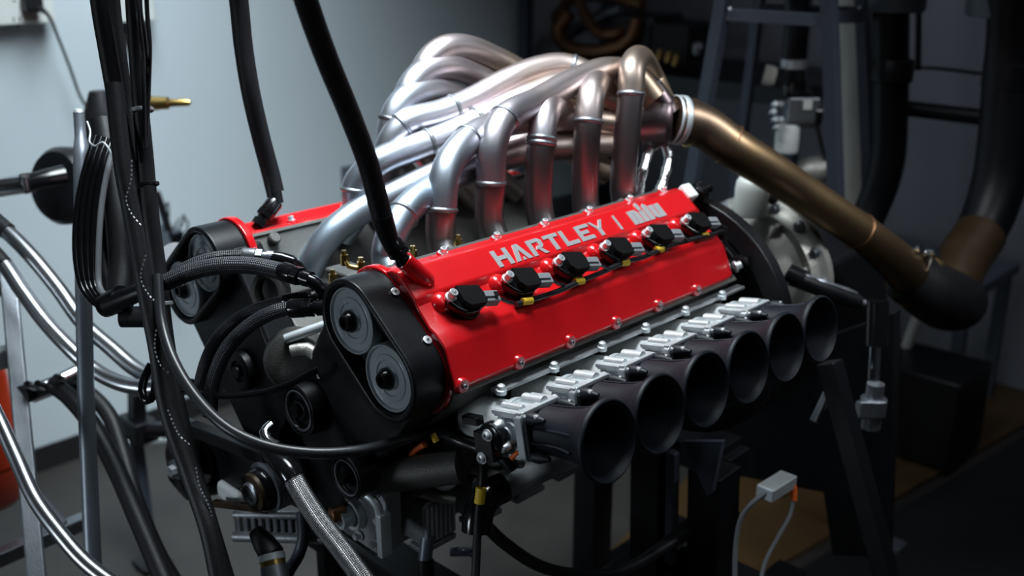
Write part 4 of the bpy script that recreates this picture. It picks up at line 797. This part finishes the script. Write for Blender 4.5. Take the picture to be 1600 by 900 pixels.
simple('coolant_hose', 'right of two black hoses dropping to the floor at the left', 'hose', [(110, 598, 2.04), (145, 620, 2.03), (172, 652, 2.01), (192, 710, 1.98), (212, 780, 1.93), (244, 860, 1.87), (284, 930, 1.80)], .0155, 'black_rubber', 16)
mf = thing('coolant_manifold', 'chrome manifold pipe feeding the two black hoses', 'manifold', at(80, 610, 1.98))
M().tube([at(48, 614, 1.96), at(80, 602, 1.99), at(122, 582, 2.03)], .020, 20).build('manifold_pipe', 'chrome', mf)
M().lathe([(0, .018), (.02, .018)], at(48, 612, 1.955), at(20, 624, 1.92)-at(48, 612, 1.955), 20).build('end_plug', 'black_rubber', mf)
for px, py in ((52, 605), (68, 604), (97, 594)): M().lathe([(0, .008), (.024, .008), (.028, .006)], at(px, py, 1.94), -FW+Z*0.4, 12).build('bleed_screw', 'chrome', mf)
# aluminium cart and red tank in the corner
ct = thing('aluminium_cart', 'aluminium tube cart standing at the bottom left corner', 'cart', at(60, 900, 2.05)-Z*0.2)
def bar(a, b, wd, parent, nm, m):
    a, b = V(a), V(b); d = (b-a).normalized(); s_ = d.cross(Z if abs(d.z) < .9 else Y).normalized()
    return M().box((a+b)/2, ((b-a).length, wd, wd), (d, s_, s_.cross(d))).build(nm, m, parent, 0.003)
bar(at(12, 420, 2.05), at(66, 990, 1.78), .030, ct, 'upright', 'dull_steel'); bar(at(-40, 888, 1.95), at(136, 812, 2.15), .030, ct, 'lower_rail', 'dull_steel')
bar(at(-40, 466, 2.06), at(20, 440, 2.08), .03, ct, 'cross_tube', 'dull_steel'); bar(at(-30, 566, 2.0), at(34, 552, 2.02), .038, ct, 'clamp_bar', 'machined_matte')
bar(at(60, 780, 2.1), at(98, 822, 2.1), .02, ct, 'brace', 'dull_steel')
tk = thing('red_tank', 'red gas tank behind the cart at the left edge', 'tank', at(2, 800, 2.2))
M().lathe([(0, .02), (.01, .055), (.03, .070), (.30, .072), (.33, .062), (.35, .035), (.37, .03)], at(-12, 790, 2.22), Z, 40).build('tank_shell', 'red_tank', tk)
M().lathe([(.10, .0725), (.102, .0732), (.106, .0732), (.108, .0725)], at(-8, 790, 2.12), Z, 40, cap=False).build('tank_seam', 'red_tank', tk)
st = thing('jack_stand', 'small dark metal stand near the wall at the left', 'stand', at(222, 800, 2.6))
bar(at(214, 610, 2.60), at(214, 690, 2.68), .035, st, 'upper_tube', 'black_satin'); q_ = at(213, 690, 2.68); bar(q_, V((q_.x, q_.y, .02)), .028, st, 'inner_tube', 'frame_paint'); M().box(V((q_.x, q_.y, .012)), (.08, .08, .012)).build('foot_plate', 'black_satin', st, .003)
M().box(at(216, 668, 2.66), (.10, .06, .06)).build('bracket', 'black_satin', st, 0.005); M().lathe([(0, .02), (.05, .02)], at(232, 672, 2.62), RT, 14).build('crank', 'black_gloss', st)
bar(at(170, 694, 2.8), at(300, 682, 2.9), .016, st, 'rod', 'machined')
# tensioner bracket at the front of the engine
br = M().ext([(p.x, p.z) for p in [aty(*q, -.02) for q in ((258, 690), (278, 655), (440, 718), (440, 745), (350, 772), (290, 785), (260, 750))]], (0, -.02, 0), X, Z, Y*.02)
tb_ = br.build('tensioner_bracket', 'black_satin', eng, .008)
c = aty(280, 732, -.06); M().lathe([(0, .050), (.02, .056), (.035, .056), (.04, .045)], c+Y*.04, -Y, 40).build('pulley_wheel', 'black_gloss', tb_)
M().lathe([(0, .018), (.006, .018), (.008, .013)], c, -Y, 24).build('washer', 'dull_steel', tb_); M().hexa(c-Y*.008, c-Y*.018, .0105).build('pivot_bolt', 'bolt_steel', tb_, .001)
bar(aty(300, 668, -.04), aty(420, 715, -.04), .022, tb_, 'tension_arm', 'black_satin')
bar(aty(335, 786, -.05), aty(420, 796, -.05), .012, tb_, 'lower_arm', 'tool_brown')
M().box(aty(362, 772, -.02), (.07, .02, .034)).build('pump_plate', 'pale_coat', tb_, .01)
# dark wiring, pipes and parts around the front and underside
simple('sensor_cable', 'straight black cable with yellow marker below the throttle bodies', 'cable', [(752, 690, 1.36), (755, 740, 1.38), (748, 800, 1.38), (742, 920, 1.36)], .0058, 'black_rubber', 12)
tag(M().cyl(at(752, 762, 1.372), at(749, 786, 1.374), .0072, seg=16).build('cable_marker', 'yellow_tag'), 'yellow marker sleeve on the straight black cable', 'marker')
simple('wiring_loom', 'black wiring loom under the front of the near cover', 'cable', [(640, 676, 1.42), (680, 672, 1.43), (720, 690, 1.42), (748, 700, 1.40), (790, 720, 1.38), (800, 735, 1.38)], .008, 'wire_black', 10)
tag(M().cyl(at(676, 678, 1.405), at(682, 690, 1.405), .0045, seg=12).build('cable_marker', 'yellow_tag'), 'yellow marker sleeve on the loom below the gear housing', 'marker')
tag(M().tube([at(640, 712, 1.46), at(652, 700, 1.45), at(664, 694, 1.44)], .005, 10).build('rubber_grommet', 'orange_rubber'), 'small orange rubber grommet below the gear housing', 'grommet')
tag(M().tube([at(800, 716, 1.34), at(808, 709, 1.335), at(818, 706, 1.335)], .004, 10).build('rubber_grommet', 'orange_rubber'), 'orange rubber grommet under the first throttle body', 'grommet')
oc = thing('oil_cooler_pipe', 'dull silver pipe running back under the first trumpet', 'pipe', at(830, 745, 1.45))
M().tube([at(770, 770, 1.42), at(800, 752, 1.44), at(850, 730, 1.50), at(930, 700, 1.58)], .020, 20).build('pipe_body', 'machined_matte', oc)
M().tube([at(745, 830, 1.40), at(748, 800, 1.40), at(762, 775, 1.41), at(785, 762, 1.425)], .021, 20).build('pipe_elbow', 'black_gloss', oc)
M().lathe([(0, .008), (.012, .008), (.014, .005)], at(812, 724, 1.40), -FW+Z, 12).build('pipe_screw', 'chrome', oc)
# ------------------------------------------------------------------ STAND AND LOWER RIGHT
sd = thing('engine_stand', 'black steel dyno stand carrying the engine', 'stand', (0.35, 0.9, 0))
def box(c, sz, m, nm, parent, bv=.004): return M().box(c, sz).build(nm, m, parent, bv)
box((0.17, 0.95, .30), (.07, .07, .60), 'black_satin', 'upright', sd)
box((0.17, 0.20, .27), (.07, .07, .54), 'black_satin', 'upright', sd); box((-0.17, 0.20, .27), (.07, .07, .54), 'black_satin', 'upright', sd); box((-0.17, 0.95, .30), (.07, .07, .60), 'black_satin', 'upright', sd)
box((0.0, 0.20, .55), (.45, .08, .06), 'black_satin', 'cross_beam', sd); box((0.0, 0.95, .55), (.45, .08, .06), 'black_satin', 'cross_beam', sd)
box((0.17, 0.6, .05), (.08, 1.5, .08), 'black_satin', 'foot_rail', sd); box((-0.17, 0.6, .05), (.08, 1.5, .08), 'black_satin', 'foot_rail', sd)
pp = [aty(*q, 1.12) for q in ((1105, 590), (1240, 545), (1398, 488), (1392, 680), (1386, 872), (1300, 868), (1286, 770), (1105, 735))]
M().ext([(p.x, p.z) for p in pp], (0, 1.12, 0), X, Z, Y*.03).build('end_plate', 'black_satin', sd, .003)
bar(at(1296, 565, 1.84), at(1385, 900, 1.84), .035, sd, 'brace', 'black_satin')
bar(at(1300, 600, 1.88), at(1272, 660, 1.88), .014, sd, 'bracket', 'dull_steel')
vp = [aty(*q, .60) for q in ((1066, 690), (1128, 690), (1112, 770), (1104, 775))]
M().ext([(p.x, p.z) for p in vp], (0, .60, 0), X, Z, Y*.012).build('gusset_plate', 'frame_paint', sd, .001)
bar(at(1052, 705, 1.90), at(1048, 880, 2.0), .018, sd, 'rod', 'frame_paint')
bar(at(1150, 800, 2.0), at(1060, 880, 2.05), .03, sd, 'diagonal_bar', 'black_satin'); bar(at(1116, 730, 1.9), at(1110, 940, 2.0), .07, sd, 'front_leg', 'black_satin')
bar(at(1024, 690, 2.0), at(1020, 940, 2.1), .07, sd, 'inner_leg', 'black_satin')
M().tube([at(740, 800, 1.52), at(790, 850, 1.60), at(860, 890, 1.70), at(960, 895, 1.8), at(1040, 855, 1.9), at(1120, 800, 2.0)], .010, 10).build('wiring', 'wire_black', sd)
M().tube([at(880, 940, 1.7), at(980, 890, 1.85), at(1060, 830, 1.95), at(1100, 790, 2.0)], .008, 10).build('wiring', 'wire_black', sd)
box((0.28, 0.62, .30), (.30, .40, .25), 'black_rubber', 'control_case', sd, .01)
# threaded rods, damper and bracket right of the trumpets
ru = thing('tie_rod', 'long dark threaded rod from the bell housing to the right', 'rod', at(1330, 470, 2.0))
M().tube([at(1236, 428, 1.95), at(1290, 444, 1.97), at(1336, 462, 2.0)], .0085, 12, .004, lambda u: 1+.10*math.sin(u*1400)).build('thread', 'dull_steel', ru)
M().tube([at(1232, 432, 1.95), at(1285, 452, 1.97), at(1340, 472, 2.0)], .016, 12).build('rod_sleeve', 'black_satin', ru)
M().lathe([(0, .018), (.03, .018)], at(1232, 426, 1.95), (1, .2, -.3), 14).build('rod_end', 'black_gloss', ru)
M().tube([at(1306, 464, 2.02), at(1335, 470, 2.04), at(1366, 478, 2.06)], .007, 12, .004, lambda u: 1+.12*math.sin(u*1400)).build('thread', 'dull_steel', ru)
dp = thing('damper_strut', 'upright chrome damper rod with clamp right of the trumpets', 'damper', at(1360, 700, 1.93))
M().tube([at(1372, 470, 1.90), at(1370, 540, 1.91)], .020, 16).build('rod_eye', 'black_gloss', dp)
M().cyl(at(1368, 536, 1.91), at(1363, 622, 1.93), .0105).build('damper_rod', 'chrome', dp)
M().lathe([(0, .018), (.03, .018), (.032, .024), (.06, .024), (.062, .016), (.09, .016)], at(1360, 668, 1.94), Z, 20).build('clamp', 'dull_steel', dp)
M().box(at(1360, 640, 1.92), (.05, .03, .035), (RT, FW, Z)).build('clamp_block', 'dull_steel', dp, .004)
cab = thing('black_cabinet', 'low black cabinet on the plywood below the thick black duct', 'cabinet', (0.05, 2.36, 0))
M().box((0.05, 2.36, .17), (.34, .26, .30)).build('cabinet_body', 'black_satin', cab, .01)
wb = thing('work_bench', 'grey metal bench top near the back wall under the duct', 'bench', (-0.25, 2.75, 0))
M().box((-0.20, 2.74, .50), (.62, .45, .04)).build('bench_top', 'drum_grey', wb, .004)
for x, y in ((-.48, 2.56), (.08, 2.56), (-.48, 2.92), (.08, 2.92)): M().box((x, y, .25), (.04, .04, .48)).build('leg', 'drum_grey', wb, .003)
M().tube([(-.3, 2.60, .56), (-.2, 2.62, .58), (-.1, 2.60, .56), (-.12, 2.55, .57)], .010, 10).build('top_handle', 'frame_paint', wb)
tag(M().tube([(0.0, 2.50, .56), (-.02, 2.46, .45), (-.04, 2.42, .30), (-.05, 2.40, .14)], .018, 12).build('bench_hose', 'beige'), 'pale flexible hose hanging off the bench end', 'hose')
# plywood sheet, mat and bits on the floor
tag(M().ext([(-0.28, 1.15), (0.05, 1.15), (0.30, 3.06), (-0.60, 3.06)], (0, 0, .0), X, Y, Z*.012).build('plywood_sheet', 'plywood', None, .001), 'stained brown plywood sheet lying on the floor', 'plywood')
tag(M().ext([(0.10, 1.15), (1.6, 1.15), (1.6, 3.05), (0.34, 3.05)], (0, 0, 0), X, Y, Z*.014).build('rubber_floor_mat', 'rubber_mat', None, .001), 'black rubber mat covering the floor at the right', 'mat')
tag(M().box((0.265, 1.72, .022), (.075, .06, .016)).build('floor_plug', 'dull_steel', None, .002), 'small grey metal plate lying on the dark floor', 'plate')
tag(M().tube([(-0.10, 2.30, .02), (-.11, 2.18, .02), (-.04, 2.08, .02), (-.10, 1.98, .02), (-.16, 1.92, .02), (-.10, 1.84, .02), (-.09, 1.75, .02)], .007, 8).build('floor_cable', 'wire_black'), 'thin black cable snaking over the plywood', 'cable')
tag(M().tube([(-.105, 2.20, .028), (-.08, 2.16, .028), (-.075, 2.12, .028)], .009, 8).build('red_cable_end', 'red_tank'), 'short red cable end on the plywood', 'cable')
tag(M().lathe([(0, .03), (.02, .028), (.03, .012)], atz(1494, 682, .012), Z, 14).build('dark_disc', 'black_gloss'), 'small dark disc lying on the plywood near the mat', 'knob')
# silver coil pack box with cables
cpk = thing('inline_connector', 'silver metal box with a cable out of each end', 'connector', at(1210, 765, 1.75))
a_, b_ = at(1194, 772, 1.78), at(1232, 748, 1.84); d_ = (b_-a_).normalized(); s_ = d_.cross(Z).normalized()
M().box((a_+b_)/2, ((b_-a_).length, .034, .024), (d_, s_, s_.cross(d_))).build('connector_body', 'machined', cpk, .003)
M().tube([at(1196, 770, 1.78), at(1180, 782, 1.78), at(1160, 805, 1.79), at(1150, 850, 1.80), at(1148, 930, 1.80)], .0045, 10).build('grey_cable', 'grey_plastic', cpk)
M().tube([at(1236, 752, 1.83), at(1240, 762, 1.83), at(1240, 782, 1.83)], .006, 10).build('red_boot', 'orange_rubber', cpk)
M().tube([at(1240, 780, 1.83), at(1234, 805, 1.83), at(1215, 840, 1.82), at(1195, 880, 1.81), at(1185, 930, 1.80)], .0040, 10).build('grey_cable', 'grey_plastic', cpk)
# bits hanging at the bottom left of the engine
dc = thing('drain_coupling', 'black drain coupling with a brass ring at the bottom edge', 'coupling', at(430, 880, 1.55))
M().tube([at(400, 830, 1.58), at(412, 848, 1.57), at(426, 868, 1.56)], [.012, .017, .019], 18).build('coupling_body', 'black_rubber', dc)
M().lathe([(0, .020), (.010, .020)], at(424, 866, 1.56), at(430, 900, 1.55)-at(424, 866, 1.56), 20).build('silver_ring', 'machined', dc)
M().lathe([(.010, .019), (.018, .019)], at(424, 866, 1.56), at(430, 900, 1.55)-at(424, 866, 1.56), 20).build('brass_ring', 'brass', dc)
M().lathe([(.018, .020), (.10, .022)], at(424, 866, 1.56), at(430, 900, 1.55)-at(424, 866, 1.56), 20).build('lower_sleeve', 'dull_steel', dc)
simple('drain_hose', 'dark curved hose hanging under the front of the engine', 'hose', [(472, 800, 1.66), (474, 840, 1.66), (466, 868, 1.66), (450, 895, 1.64), (440, 930, 1.62)], .010, 'frame_paint', 14)
simple('drain_hose', 'black hose with a chrome end behind the thick braided hose', 'hose', [(520, 830, 1.62), (522, 880, 1.60), (524, 930, 1.58)], .018, 'black_rubber', 14)
tag(M().cyl(at(668, 836, 1.62), at(664, 876, 1.62), .011).build('drain_pipe', 'grey_tube'), 'short pale blue pipe below the silver oil gallery', 'pipe')
tag(M().cyl(at(664, 874, 1.62), at(666, 930, 1.62), .014).build('drain_pipe_sleeve', 'black_rubber'), 'black sleeve on the short pale blue pipe', 'sleeve')
tg_ = thing('terminal_strip', 'small bluish terminal strip lying under the engine', 'terminal', at(725, 862, 1.85))
M().box(at(725, 862, 1.85), (.05, .022, .012), (RT, FW, UP)).build('strip_base', 'frame_paint', tg_, .001)
for k in range(3): M().lathe([(0, .004), (.004, .004)], at(712+k*13, 857+k*5, 1.83), -FW, 10).build('terminal_screw', 'chrome', tg_)

# castings between the two timing cases
M().cyl(at(446, 530, 1.50), at(508, 508, 1.50), .0075).build('coolant_pipe', 'machined', eng)
wp = M().lathe([(0, .045), (.03, .05), (.05, .04), (.055, .02)], at(470, 560, 1.56), -FW, 24).build('water_pump', 'cast_metal', eng)
M().tube([at(455, 548, 1.50), at(480, 545, 1.50), at(498, 560, 1.50), at(505, 590, 1.50)], .010, 12).build('casting_rib', 'cast_light', wp)
M().lathe([(0, .03), (.02, .03), (.02, .022), (.01, .02)], at(430, 455, 1.53), (0.3, -1, 0.2), 24).build('thermostat_cover', 'cast_metal', eng)
